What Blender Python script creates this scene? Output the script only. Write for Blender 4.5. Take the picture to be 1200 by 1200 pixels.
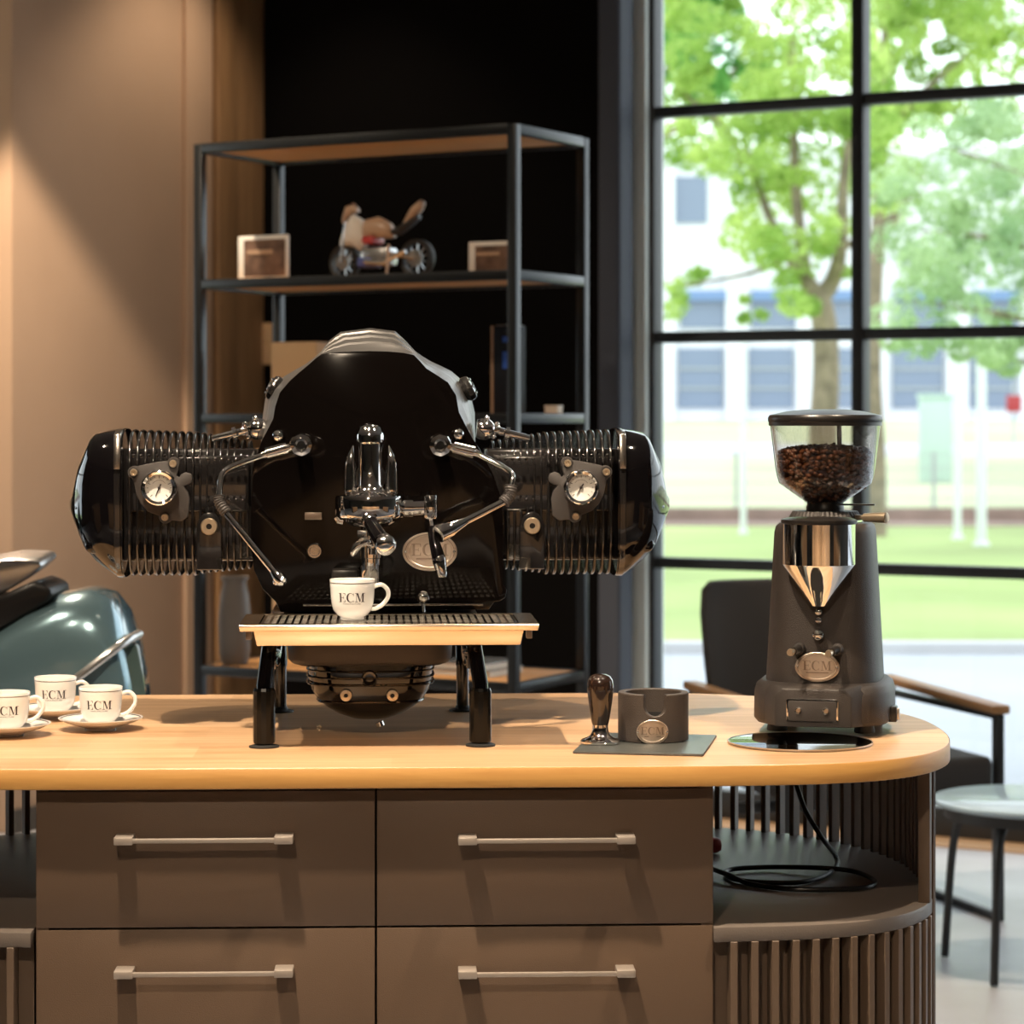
import bpy, bmesh, math, random
from math import sin, cos, pi, radians, sqrt, atan2
from mathutils import Vector, Matrix, noise

random.seed(7)
S = bpy.context.scene
COL = S.collection
for o in list(bpy.data.objects):
    bpy.data.objects.remove(o)

# ------------------------------------------------------------ camera, sky, exposure
F = 2965.0            # focal length in pixels of the 1200 px frame
EYE = 1.368           # lens height above the floor
HZ = 492.0            # horizon row
cam = bpy.data.cameras.new('camera')
cam.sensor_width = 36; cam.lens = F / 1200 * 36
cam.shift_y = -(600 - HZ) / 1200
cam.clip_start = .05; cam.clip_end = 600
cam.dof.use_dof = True; cam.dof.focus_distance = 3.52; cam.dof.aperture_fstop = 7.0
co = bpy.data.objects.new('camera', cam); COL.objects.link(co)
co.location = (0, 0, EYE); co.rotation_euler = (pi/2, 0, 0)
S.camera = co
S.view_settings.view_transform = 'Standard'; S.view_settings.look = 'None'
S.view_settings.gamma = 1; S.view_settings.use_curve_mapping = False
S.view_settings.exposure = 0.0

wd = bpy.data.worlds.new('sky'); S.world = wd; wd.use_nodes = True
wn = wd.node_tree.nodes; wl = wd.node_tree.links
bg = wn['Background']
tc = wn.new('ShaderNodeTexCoord'); nz = wn.new('ShaderNodeTexNoise'); nz.inputs['Scale'].default_value = 2.5
cr = wn.new('ShaderNodeValToRGB')
cr.color_ramp.elements[0].position = .35; cr.color_ramp.elements[0].color = (.80, .90, 1, 1)
cr.color_ramp.elements[1].position = .7; cr.color_ramp.elements[1].color = (1, 1, 1, 1)
wl.new(tc.outputs['Generated'], nz.inputs['Vector']); wl.new(nz.outputs['Fac'], cr.inputs[0]); wl.new(cr.outputs[0], bg.inputs[0])
bg.inputs[1].default_value = 2.85

RA = radians(-29)      # the room stands turned 29 degrees to the counter
def W(u, n, z=0):
    return Vector((u*cos(RA) - n*sin(RA), u*sin(RA) + n*cos(RA), z))

def spot(name, loc, target, power, size=60, blend=.6, rad=.042, col=(1, .805, .59)):
    l = bpy.data.lights.new(name, 'SPOT'); l.energy = power; l.spot_size = radians(size)
    l.spot_blend = blend; l.shadow_soft_size = rad; l.color = col
    o = bpy.data.objects.new(name, l); COL.objects.link(o); o.location = loc
    o.rotation_euler = (Vector(target) - Vector(loc)).to_track_quat('-Z', 'Y').to_euler()
    return o
for loc, tgt, pw, size, bl in (
    ((-.55, 2.58, 3.45), (-.30, 3.45, .9), 520, 58, .5),
    ((.95, 2.85, 3.45), (.55, 3.55, .9), 230, 46, .5),
    ((-1.5, 3.1, 3.45), (-.9, 3.6, .9), 200, 52, .6),
    ((.2, 4.4, 3.45), (.05, 3.9, .9), 45, 60, .8),
    ((-.5, -.1, 3.3), (-.15, 3.25, .42), 230, 33, .6),
    ((-.9, 5.0, 3.5), (-.45, 6.7, 1.3), 90, 55, .8),
    ((-3.0, 4.2, 3.5), (-1.6, 7.8, 1.9), 130, 50, .9),
    ((-2.0, 4.4, 3.5), (-1.3, 5.2, .9), 120, 60, .8),
    ((1.2, 5.6, 3.5), (1.0, 7.0, .4), 160, 60, .8),  # added lamp, brightens the armchair
    ((-1.4, -1.0, 3.5), (-1.5, -2.4, .5), 480, 66, .6),  # rest of this list added, to light the unseen sideboards the chrome reflects
    ((.5, -1.0, 3.5), (.4, -2.4, .5), 480, 66, .6),
    ((2.4, -1.0, 3.5), (2.4, -2.4, .5), 480, 66, .6),
    ((2.1, 1.2, 3.5), (3.2, .9, .4), 130, 70, .8),
    ((-2.2, .9, 3.5), (-3.2, .6, .4), 130, 70, .8)):
    spot('room_or_added_lamp', loc, tgt, pw, size, bl)
_w = W(-4.9, 5.3, 3.5)
spot('room_or_added_lamp', _w, (_w.x, _w.y, 0), 420, 98, .16, .04)
_w = W(-5.0, 7.3, 3.5)
spot('room_or_added_lamp', _w, (_w.x, _w.y, 0), 45, 95, .6, .04)

# ------------------------------------------------------------ materials
def lin(c):
    return tuple((x/255/12.92 if x/255 <= .04045 else ((x/255+.055)/1.055)**2.4) for x in c)
def mat(name, col, rough=.5, metal=0, coat=0, spec=.5, bump=0, bscale=200, var=0, vscale=8, trans=0, ior=1.5, coord='Object', sheen=0, emit=None, es=0):
    m = bpy.data.materials.new(name); m.use_nodes = True
    nt = m.node_tree; p = nt.nodes['Principled BSDF']
    p.inputs['Base Color'].default_value = (*col, 1)
    p.inputs['Roughness'].default_value = rough; p.inputs['Metallic'].default_value = metal
    p.inputs['Coat Weight'].default_value = coat; p.inputs['Coat Roughness'].default_value = .04
    p.inputs['Specular IOR Level'].default_value = spec
    p.inputs['Transmission Weight'].default_value = trans; p.inputs['IOR'].default_value = ior
    if emit: p.inputs['Emission Color'].default_value = (*emit, 1); p.inputs['Emission Strength'].default_value = es
    t = nt.nodes.new('ShaderNodeTexCoord')
    if var:
        n = nt.nodes.new('ShaderNodeTexNoise'); n.inputs['Scale'].default_value = vscale; n.inputs['Detail'].default_value = 4
        r = nt.nodes.new('ShaderNodeValToRGB')
        r.color_ramp.elements[0].position = .3; r.color_ramp.elements[1].position = .7
        r.color_ramp.elements[0].color = (*[c*(1-var) for c in col], 1); r.color_ramp.elements[1].color = (*[min(1, c*(1+var)) for c in col], 1)
        nt.links.new(t.outputs[coord], n.inputs['Vector']); nt.links.new(n.outputs['Fac'], r.inputs[0]); nt.links.new(r.outputs[0], p.inputs['Base Color'])
    if bump:
        n = nt.nodes.new('ShaderNodeTexNoise'); n.inputs['Scale'].default_value = bscale; n.inputs['Detail'].default_value = 2
        b = nt.nodes.new('ShaderNodeBump'); b.inputs['Strength'].default_value = bump; b.inputs['Distance'].default_value = .001
        nt.links.new(t.outputs[coord], n.inputs['Vector']); nt.links.new(n.outputs['Fac'], b.inputs['Height']); nt.links.new(b.outputs[0], p.inputs['Normal'])
    return m

def wood(name, c1, c2, rough=.35, staves=True, scale=(1.2, 22, 22), coat=.0):
    m = bpy.data.materials.new(name); m.use_nodes = True
    nt = m.node_tree; N = nt.nodes; L = nt.links; p = N['Principled BSDF']
    t = N.new('ShaderNodeTexCoord'); mp = N.new('ShaderNodeMapping'); mp.inputs['Scale'].default_value = scale
    n = N.new('ShaderNodeTexNoise'); n.inputs['Scale'].default_value = 3; n.inputs['Detail'].default_value = 8; n.inputs['Roughness'].default_value = .62; n.inputs['Distortion'].default_value = .6
    r = N.new('ShaderNodeValToRGB'); r.color_ramp.elements[0].position = .3; r.color_ramp.elements[1].position = .72
    r.color_ramp.elements[0].color = (*c2, 1); r.color_ramp.elements[1].color = (*c1, 1)
    L.new(t.outputs['Object'], mp.inputs[0]); L.new(mp.outputs[0], n.inputs['Vector']); L.new(n.outputs['Fac'], r.inputs[0])
    out = r.outputs[0]
    if staves:
        bk = N.new('ShaderNodeTexBrick'); bk.inputs['Scale'].default_value = 1
        bk.inputs['Brick Width'].default_value = .42; bk.inputs['Row Height'].default_value = .11; bk.inputs['Mortar Size'].default_value = 0.0
        bk.inputs['Color1'].default_value = (.80, .76, .70, 1); bk.inputs['Color2'].default_value = (1, 1, 1, 1); bk.inputs['Mortar'].default_value = (.85, .8, .75, 1)
        bk.offset = .37
        mx = N.new('ShaderNodeMix'); mx.data_type = 'RGBA'; mx.blend_type = 'MULTIPLY'; mx.inputs[0].default_value = 1
        L.new(t.outputs['Object'], bk.inputs['Vector']); L.new(out, mx.inputs[6]); L.new(bk.outputs['Color'], mx.inputs[7]); out = mx.outputs[2]
    L.new(out, p.inputs['Base Color']); p.inputs['Roughness'].default_value = rough; p.inputs['Coat Weight'].default_value = coat
    b = N.new('ShaderNodeBump'); b.inputs['Strength'].default_value = .15; b.inputs['Distance'].default_value = .0006
    L.new(n.outputs['Fac'], b.inputs['Height']); L.new(b.outputs[0], p.inputs['Normal'])
    return m

def pane(name, tint=(1, 1, 1), refl=.5):
    m = bpy.data.materials.new(name); m.use_nodes = True
    nt = m.node_tree; N = nt.nodes; L = nt.links
    N.remove(N['Principled BSDF'])
    tr = N.new('ShaderNodeBsdfTransparent'); tr.inputs[0].default_value = (*tint, 1)
    g = N.new('ShaderNodeBsdfGlossy'); g.inputs['Roughness'].default_value = .01
    lw = N.new('ShaderNodeLayerWeight'); lw.inputs['Blend'].default_value = .5
    pw = N.new('ShaderNodeMath'); pw.operation = 'POWER'; pw.inputs[1].default_value = 4
    fr = N.new('ShaderNodeMath'); fr.operation = 'MULTIPLY_ADD'; fr.inputs[1].default_value = .9; fr.inputs[2].default_value = .045
    L.new(lw.outputs['Facing'], pw.inputs[0]); L.new(pw.outputs[0], fr.inputs[0])
    mu = N.new('ShaderNodeMath'); mu.operation = 'MULTIPLY'; mu.inputs[1].default_value = refl
    mx = N.new('ShaderNodeMixShader')
    L.new(fr.outputs[0], mu.inputs[0]); L.new(mu.outputs[0], mx.inputs[0]); L.new(tr.outputs[0], mx.inputs[1]); L.new(g.outputs[0], mx.inputs[2])
    L.new(mx.outputs[0], N['Material Output'].inputs[0])
    return m

def leafmat(name, c1, c2):
    m = bpy.data.materials.new(name); m.use_nodes = True
    nt = m.node_tree; N = nt.nodes; L = nt.links
    N.remove(N['Principled BSDF'])
    t = N.new('ShaderNodeTexCoord'); n = N.new('ShaderNodeTexNoise'); n.inputs['Scale'].default_value = .9; n.inputs['Detail'].default_value = 5
    r = N.new('ShaderNodeValToRGB'); r.color_ramp.elements[0].position = .38; r.color_ramp.elements[1].position = .62
    r.color_ramp.elements[0].color = (*c1, 1); r.color_ramp.elements[1].color = (*c2, 1)
    d = N.new('ShaderNodeBsdfDiffuse'); tl = N.new('ShaderNodeBsdfTranslucent'); mx = N.new('ShaderNodeMixShader'); mx.inputs[0].default_value = .5
    L.new(t.outputs['Object'], n.inputs['Vector']); L.new(n.outputs['Fac'], r.inputs[0]); L.new(r.outputs[0], d.inputs[0]); L.new(r.outputs[0], tl.inputs[0])
    L.new(d.outputs[0], mx.inputs[1]); L.new(tl.outputs[0], mx.inputs[2]); L.new(mx.outputs[0], N['Material Output'].inputs[0])
    return m

M = dict(
    black=mat('black_gloss_enamel', (.003, .0025, .003), .07, 0, .25),
    legblack=mat('leg_black_enamel', (.004, .004, .004), .2, spec=.25),
    panel=mat('black_panel_enamel', (.0025, .0018, .0016), .085, spec=.3),
    fin=mat('black_fin_enamel', (.010, .009, .009), .16, 0, .8),
    chrome=mat('chrome', (.86, .85, .84), .06, 1),
    handle=mat('satin_nickel', (.50, .44, .39), .38, .6),
    steel=mat('brushed_steel', (.68, .62, .56), .22, 1, bump=.1, bscale=400),
    tray=mat('polished_tray_steel', (.70, .59, .46), .20, 1),
    grey=mat('pearl_grey_cowl', (.115, .112, .11), .36, .55, .15),
    cast=mat('cast_grey', (.050, .044, .042), .5, .2, bump=.5, bscale=900),
    brass=mat('satin_bronze_washer', (.62, .50, .36), .35, .9),
    badge=mat('engraved_badge_metal', (.66, .57, .49), .33, .9),
    badgedark=mat('badge_relief', (.33, .26, .21), .35, .8),
    rubber=mat('black_rubber', (.012, .012, .012), .6),
    plasticblack=mat('black_plastic', (.014, .012, .011), .32),
    porcelain=mat('white_porcelain', (.80, .78, .75), .12, 0, .5),
    ink=mat('dark_print', (.03, .02, .02), .4),
    dial=mat('dial_white', (.85, .84, .80), .3, coat=1),
    powder=mat('grinder_powder_coat', (.032, .0255, .0225), .45, .15, bump=.8, bscale=900),
    knock=mat('knock_box_coat', (.060, .046, .038), .5, .1, bump=.8, bscale=900),
    felt=mat('dark_tamping_mat', (.07, .075, .072), .30, bump=.3, bscale=600),
    bean=mat('roasted_coffee_bean', (.12, .043, .017), .32, var=.45, vscale=60),
    front=mat('taupe_drawer_laminate', (.118, .076, .050), .42, bump=.35, bscale=700),
    slat=mat('taupe_slat', (.135, .092, .063), .45, bump=.3, bscale=700),
    shelfgrey=mat('taupe_shelf_board', (.15, .125, .108), .36, bump=.3, bscale=500),
    dark=mat('dark_void', (.01, .009, .008), .7),
    cable=mat('black_cable', (.008, .008, .009), .28),
    red=mat('red_plastic', (.35, .03, .03), .4),
    oak=wood('oak_worktop', (.72, .485, .30), (.50, .30, .155), .36),
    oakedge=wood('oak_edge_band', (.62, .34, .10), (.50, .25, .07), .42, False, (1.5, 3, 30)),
    oakshelf=wood('oak_shelf_board', (.50, .26, .09), (.38, .18, .06), .45, False),
    frame=mat('dark_window_frame', (.018, .019, .020), .45),
    shelfsteel=mat('dark_steel_tube', (.040, .042, .044), .28, .7),
    blackwall=mat('matt_black_wall', (.0022, .0018, .0018), .9, spec=.08, bump=.2, bscale=100),
    beige=mat('beige_plaster', (.50, .335, .225), .85, bump=.3, bscale=120, var=.05, vscale=2),
    panelwood=wood('brown_wood_panel', (.33, .19, .09), (.22, .12, .055), .5, False, (14, 14, 1)),
    column=mat('blue_grey_column_paint', (.060, .066, .084), .6, spec=.25),
    brownreveal=mat('brown_reveal', (.13, .052, .024), .8, spec=.1),
    jamb=mat('pale_grey_jamb', (.74, .80, .76), .45),
    ceil=mat('ceiling_paint', (.22, .20, .185), .9),
    roomwall=mat('far_room_wall', (.07, .06, .052), .9),
    glass=pane('window_glass', (.97, .99, .98), .6),
    hopper=pane('hopper_clear', (.93, .91, .89), 1.5),
    fabric=mat('dark_grey_upholstery', (.030, .026, .024), .85, bump=.8, bscale=400),
    armwood=wood('oiled_armrest_wood', (.45, .24, .10), (.33, .17, .07), .4, False),
    tabletop=mat('pale_blue_tabletop', (.46, .60, .68), .3, 0, .4),
    teal=mat('metallic_teal_paint', (.22, .36, .42), .2, .5, 1),
    silver=mat('silver_trim', (.62, .62, .62), .25, .8),
    lens=mat('dark_green_visor', (.10, .15, .14), .08, 0, 1),
    seat=mat('black_seat_vinyl', (.02, .018, .018), .4),
    cardboard=mat('tan_carton', (.52, .33, .17), .7),
    white=mat('white_card', (.70, .66, .60), .6),
    photo=mat('brown_photo_print', (.14, .085, .06), .35, var=.7, vscale=18),
    bluebook=mat('dark_cover', (.008, .009, .014), .6, spec=.2),
    blue=mat('blue_print', (.03, .10, .45), .4),
    tan=mat('tan_model_paint', (.45, .30, .20), .35),
    modelred=mat('model_red', (.45, .05, .05), .3),
    modelblue=mat('model_blue', (.07, .09, .30), .3),
    tyre=mat('tyre_rubber', (.018, .017, .016), .6),
    sage=mat('sage_pot', (.15, .13, .115), .5),
    pavement=mat('pale_paving', (.40, .42, .46), .7, var=.08, vscale=.6),
    grass=mat('lawn_grass', (.33, .42, .15), .9, var=.28, vscale=.22),
    drygrass=mat('pale_meadow_grass', (.50, .54, .33), .9, var=.22, vscale=.16),
    road=mat('pale_road', (.52, .52, .53), .8),
    rail=mat('rusty_track_bed', (.27, .19, .16), .9, var=.2, vscale=2),
    whitebuild=mat('white_facade', (.74, .76, .80), .7),
    buildglass=mat('facade_window_glass', (.17, .22, .31), .12, 0, .5),
    awning=mat('blue_facade_band', (.16, .26, .46), .5),
    pole=mat('pale_pole_paint', (.66, .70, .70), .5),
    cabinet=mat('pale_green_cabinet', (.45, .58, .52), .5),
    wire=mat('galvanised_wire', (.40, .43, .43), .4, .5),
    bark=mat('tree_bark', (.24, .19, .14), .9, var=.35, vscale=6),
    leaf1=leafmat('bright_spring_leaf', (.34, .52, .13), (.64, .78, .28)),
    leaf2=leafmat('soft_needle_green', (.34, .50, .28), (.58, .72, .44)),
    leaf3=leafmat('deep_green_leaf', (.10, .34, .07), (.24, .50, .14)),
)

# polished floor
fm = mat('polished_concrete_floor', (.50, .50, .53), .38, 0, 0, var=.3, vscale=1.2, bump=.04, bscale=6); M['floor'] = fm

# ------------------------------------------------------------ mesh helpers
class Fr:
    """a thing's own frame: world position + turn about z"""
    def __init__(s, x, y, z, yaw=0):
        s.o = Vector((x, y, z)); s.yaw = radians(yaw)
        s.R = Matrix.Rotation(s.yaw, 3, 'Z'); s.Ri = s.R.inverted()
    def p(s, px, py, yl):
        """local point on the local plane y = yl seen at that place of the photograph"""
        c = s.Ri @ (Vector((0, 0, EYE)) - s.o)
        d = s.Ri @ Vector(((px-600)/F, 1, (HZ-py)/F))
        t = (yl - c.y)/d.y
        return c + d*t
    def s(s, px, yl):
        return px*(s.o.y + yl)/F

def new(): return bmesh.new()
def box(bm, a, b):
    x0, y0, z0 = a; x1, y1, z1 = b
    if x0 > x1: x0, x1 = x1, x0
    if y0 > y1: y0, y1 = y1, y0
    if z0 > z1: z0, z1 = z1, z0
    v = [bm.verts.new(c) for c in ((x0,y0,z0),(x1,y0,z0),(x1,y1,z0),(x0,y1,z0),(x0,y0,z1),(x1,y0,z1),(x1,y1,z1),(x0,y1,z1))]
    for f in ((0,3,2,1),(4,5,6,7),(0,1,5,4),(1,2,6,5),(2,3,7,6),(3,0,4,7)):
        bm.faces.new([v[i] for i in f])
    return bm
def loft(bm, secs, closed=True, cap=True):
    rows = [[bm.verts.new(p) for p in s] for s in secs]
    n = len(rows[0])
    for a, b in zip(rows, rows[1:]):
        for i in range(n if closed else n-1):
            j = (i+1) % n
            bm.faces.new((a[i], a[j], b[j], b[i]))
    if cap and closed:
        bm.faces.new(rows[0][::-1]); bm.faces.new(rows[-1])
    return bm
def prism(bm, pts, y0, y1):
    """outline in the xz plane, thickness along y"""
    return loft(bm, [[(p[0], y0, p[1]) for p in pts], [(p[0], y1, p[1]) for p in pts]])
def slab(bm, pts, z0, z1):
    return loft(bm, [[(p[0], p[1], z0) for p in pts], [(p[0], p[1], z1) for p in pts]])
def axis(d, loc=(0,0,0)):
    q = Vector(d).to_track_quat('Z', 'Y')
    return Matrix.Translation(Vector(loc)) @ q.to_matrix().to_4x4()
def lathe(bm, prof, mt=None, seg=32, wob=None):
    mt = mt or Matrix.Identity(4)
    rows = []
    for r, z in prof:
        if r < 1e-7: rows.append([bm.verts.new(mt @ Vector((0, 0, z)))])
        else:
            rows.append([bm.verts.new(mt @ Vector(((r*(1+(wob(k) if wob else 0)))*cos(2*pi*k/seg), (r*(1+(wob(k) if wob else 0)))*sin(2*pi*k/seg), z))) for k in range(seg)])
    for a, b in zip(rows, rows[1:]):
        for k in range(seg):
            j = (k+1) % seg
            if len(a) == 1 and len(b) == 1: continue
            if len(a) == 1: bm.faces.new((a[0], b[j], b[k]))
            elif len(b) == 1: bm.faces.new((a[k], a[j], b[0]))
            else: bm.faces.new((a[k], a[j], b[j], b[k]))
    return bm
def spl(pts, n=6, closed=False):
    P = [Vector(p) for p in pts]; out = []
    m = len(P)
    for i in range(m if closed else m-1):
        if closed: a, b, c, d = P[i-1], P[i], P[(i+1) % m], P[(i+2) % m]
        else: a, b, c, d = P[max(i-1,0)], P[i], P[i+1], P[min(i+2,m-1)]
        for k in range(n):
            t = k/n
            out.append(.5*((2*b) + (c-a)*t + (2*a-5*b+4*c-d)*t*t + (3*b-a-3*c+d)*t**3))
    if not closed: out.append(P[-1])
    return out
def tube(bm, pts, r, seg=12, cap=True):
    P = [Vector(p) for p in pts]; n = len(P)
    R = r if isinstance(r, (list, tuple)) else [r]*n
    T = [(P[min(i+1,n-1)]-P[max(i-1,0)]).normalized() for i in range(n)]
    up = Vector((0,0,1)) if abs(T[0].z) < .9 else Vector((1,0,0))
    x = T[0].cross(up).normalized(); rows = []
    for i in range(n):
        x = (x - T[i]*x.dot(T[i])).normalized(); y = T[i].cross(x)
        rows.append([P[i] + (x*cos(2*pi*k/seg) + y*sin(2*pi*k/seg))*R[i] for k in range(seg)])
    return loft(bm, rows, True, cap)
def sup(cx, cy, a, b, p=2.5, n=40):
    out = []
    for k in range(n):
        t = 2*pi*k/n; c, s = cos(t), sin(t)
        out.append((cx + a*math.copysign(abs(c)**(2/p), c), cy + b*math.copysign(abs(s)**(2/p), s)))
    return out
def rrect(x0, y0, x1, y1, r, n=5):
    out = []
    for cx, cy, a0 in ((x1-r, y1-r, 0), (x0+r, y1-r, 90), (x0+r, y0+r, 180), (x1-r, y0+r, 270)):
        for k in range(n+1):
            a = radians(a0 + 90*k/n); out.append((cx + r*cos(a), cy + r*sin(a)))
    return out
def ball(bm, c, r, seg=16, sc=(1,1,1)):
    prof = [(r*sin(pi*k/8), -r*cos(pi*k/8)) for k in range(9)]
    prof[0] = (0, -r); prof[-1] = (0, r)
    return lathe(bm, prof, Matrix.Translation(Vector(c)) @ Matrix.Diagonal((*sc, 1)), seg)

def part(name, bm, m, parent=None, bevel=0, seg=2, smooth=True, sharp=40, loc=None, label=None, kind=None):
    bmesh.ops.remove_doubles(bm, verts=bm.verts, dist=1e-6)
    bmesh.ops.recalc_face_normals(bm, faces=bm.faces)
    if bevel:
        es = [e for e in bm.edges if len(e.link_faces) == 2 and e.calc_face_angle(0) > radians(40)]
        if es: bmesh.ops.bevel(bm, geom=es, offset=bevel, segments=seg, affect='EDGES', clamp_overlap=True, profile=.5)
    if smooth:
        for f in bm.faces: f.smooth = True
        for e in bm.edges:
            if len(e.link_faces) == 2 and e.calc_face_angle(0) > radians(sharp): e.smooth = False
    me = bpy.data.meshes.new(name); bm.to_mesh(me); bm.free()
    me.materials.append(M[m] if isinstance(m, str) else m)
    o = bpy.data.objects.new(name, me); COL.objects.link(o)
    if parent is not None: o.parent = parent
    if loc is not None: o.location = loc
    if label: o['label'] = label
    if kind: o['kind'] = kind
    return o
def tag(o, label, cat, group=None, kind=None):
    o['label'] = label; o['category'] = cat
    if group: o['group'] = group
    if kind: o['kind'] = kind
    return o
def thing(name, fr, label, cat, group=None):
    o = bpy.data.objects.new(name, None); COL.objects.link(o); o.empty_display_size = .05
    o.location = fr.o; o.rotation_euler = (0, 0, fr.yaw)
    return tag(o, label, cat, group)
def struct(o):
    o['kind'] = 'structure'; return o
def again(o, parent=None):
    c = o.copy(); COL.objects.link(c)
    if parent is not None: c.parent = parent
    for ch in list(o.children): again(ch, c)
    return c

# serif capitals drawn as flat pieces, one unit high
def letters():
    def q(x0, y0, x1, y1): return [(x0,y0),(x1,y0),(x1,y1),(x0,y1)]
    E = [q(.12,0,.31,1), q(0,.95,.80,1), q(0,0,.80,.05), q(.3,.48,.62,.53), [(.72,1),(.80,1),(.80,.74),(.77,.74)], [(.77,.28),(.80,.28),(.80,0),(.70,0)], q(.58,.37,.62,.64)]
    C = []
    for k in range(18):
        a = radians(42 + 276*k/18); b = radians(42 + 276*(k+1)/18)
        o1 = (.46+.44*cos(a), .5+.52*sin(a)); o2 = (.46+.44*cos(b), .5+.52*sin(b))
        i1 = (.52+.30*cos(a), .5+.47*sin(a)); i2 = (.52+.30*cos(b), .5+.47*sin(b))
        C.append([o1, o2, i2, i1])
    C += [q(.80,.68,.84,1), q(.80,.0,.84,.2)]
    Mm = [q(.14,0,.19,1), q(0,.95,.34,1), q(0,0,.34,.05), [(.14,1),(.34,1),(.64,.12),(.55,0)], [(.55,0),(.62,.1),(.90,1),(.84,1)],
          q(.84,0,1.03,1), q(.84,.95,1.18,1), q(.72,0,1.18,.05)]
    out = []; x = 0
    for L, w in ((E, .92), (C, 1.0), (Mm, 1.18)):
        for p in L: out.append([(px+x, py) for px, py in p])
        x += w
    return [[(px - x/2 + .0, py-.5) for px, py in p] for p in out], x
LET, LETW = letters()
def lettering(bm, fn, h, thick=.0003):
    """fn(x, y, d) -> point; x right, y up, d out of the surface"""
    for poly in LET:
        # cut wide pieces so that they follow curved surfaces
        a = [bm.verts.new(fn(px*h, py*h, .0001)) for px, py in poly]
        b = [bm.verts.new(fn(px*h, py*h, thick)) for px, py in poly]
        bm.faces.new(b); n = len(a)
        for i in range(n): bm.faces.new((a[i], a[(i+1)%n], b[(i+1)%n], b[i]))
    return bm
def small_text(bm, txt, fn, h, width):
    cu = bpy.data.curves.new('txt', 'FONT'); cu.body = txt; cu.size = 1; cu.resolution_u = 2
    ob = bpy.data.objects.new('txt', cu); COL.objects.link(ob)
    me = bpy.data.meshes.new_from_object(ob.evaluated_get(bpy.context.evaluated_depsgraph_get()))
    xs = [v.co.x for v in me.vertices]; ys = [v.co.y for v in me.vertices]
    x0, x1, y0, y1 = min(xs), max(xs), min(ys), max(ys)
    vs = [bm.verts.new(fn(((v.co.x-x0)/(x1-x0)-.5)*width, ((v.co.y-y0)/(y1-y0)-.5)*h, .0003)) for v in me.vertices]
    for p in me.polygons:
        try: bm.faces.new([vs[i] for i in p.vertices])
        except ValueError: pass
    bpy.data.objects.remove(ob); bpy.data.curves.remove(cu); bpy.data.meshes.remove(me)
    return bm

# ============================================================ THE ROOM
def rbox(name, a, b, m, bevel=0):
    o = part(name, box(new(), a, b), m, bevel=bevel); o.rotation_euler = (0, 0, RA); return o
NW = 7.94                       # the window wall
struct(rbox('floor', (-9.2, -5.2, -.12), (5.2, NW+.16, 0), 'floor'))
struct(rbox('ceiling', (-9.2, -5.2, 3.6), (5.2, NW+.16, 3.7), 'ceil'))
# black wall, beige return wall with its pier and the far walls of the room
U0, U1 = -5.49, -3.95

struct(rbox('wall_left', (U0-.25, 6.50, 0), (U0, NW, 3.6), 'beige', .012))
struct(rbox('wall_pier', (-9.1, 6.50, 0), (U0-.25, 6.62, 3.6), 'beige'))
struct(rbox('wall_far_left_low', (-9.15, -5, 0), (-9.0, 6.5, .5), 'roomwall'))
struct(rbox('wall_far_left_high', (-9.15, -5, 3.1), (-9.0, 6.5, 3.6), 'roomwall'))
struct(rbox('wall_far_left_pier', (-9.15, -5, .5), (-9.0, 2.1, 3.1), 'roomwall'))
struct(rbox('wall_far_left_end', (-9.15, 5.4, .5), (-9.0, 6.5, 3.1), 'roomwall'))
struct(rbox('wall_back', (-9.1, -5.15, 0), (5.1, -5, 3.6), 'roomwall'))
struct(rbox('wall_right', (5.0, -5, 0), (5.15, NW, 3.6), 'roomwall'))
for x_, y_, rot_, w_, lab_ in ((.4, -2.2, 180, 3, 'long oak sideboard added behind the camera, unseen, for the chrome to reflect'),
                               (3.3, .9, -80, 1, 'short oak sideboard added right of the camera, out of the frame, for chrome reflections'), (-3.3, .6, 80, 1, 'short oak sideboard added left of the camera, out of the frame, for chrome reflections')):
    sb = thing('added_sideboard', Fr(x_, y_, 0, rot_), lab_, 'sideboard')  # added furniture, unseen, gives the chrome warm wood to reflect
    for k in range(2*w_):
        part('door', box(new(), (-w_+k*1.0+.004, 0, .08), (-w_+1+k*1.0-.004, .02, .97)), 'oak', sb, .002)
    part('top_board', box(new(), (-w_-.02, -.02, .97), (w_+.02, .5, 1.0)), 'oak', sb, .002)
    part('carcass', box(new(), (-w_, .02, 0), (w_, .48, .97)), 'dark', sb)
# wood panels on the return wall beside the black wall
for k, (n0, n1, d, m) in enumerate(((7.62, 7.74, .035, 'panelwood'), (7.745, 7.93, .02, 'panelwood'))):
    struct(rbox('trim_%d' % (k+1), (U0, n0, 0), (U0+d, n1, 3.6), m, .003))
struct(rbox('trim_3', (U0, 7.44, 0), (U0+.02, 7.60, 3.6), 'beige', .004))
struct(rbox('baseboard_left', (U0, 6.5, 0), (U0+.012, 7.44, .08), 'roomwall'))

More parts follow.
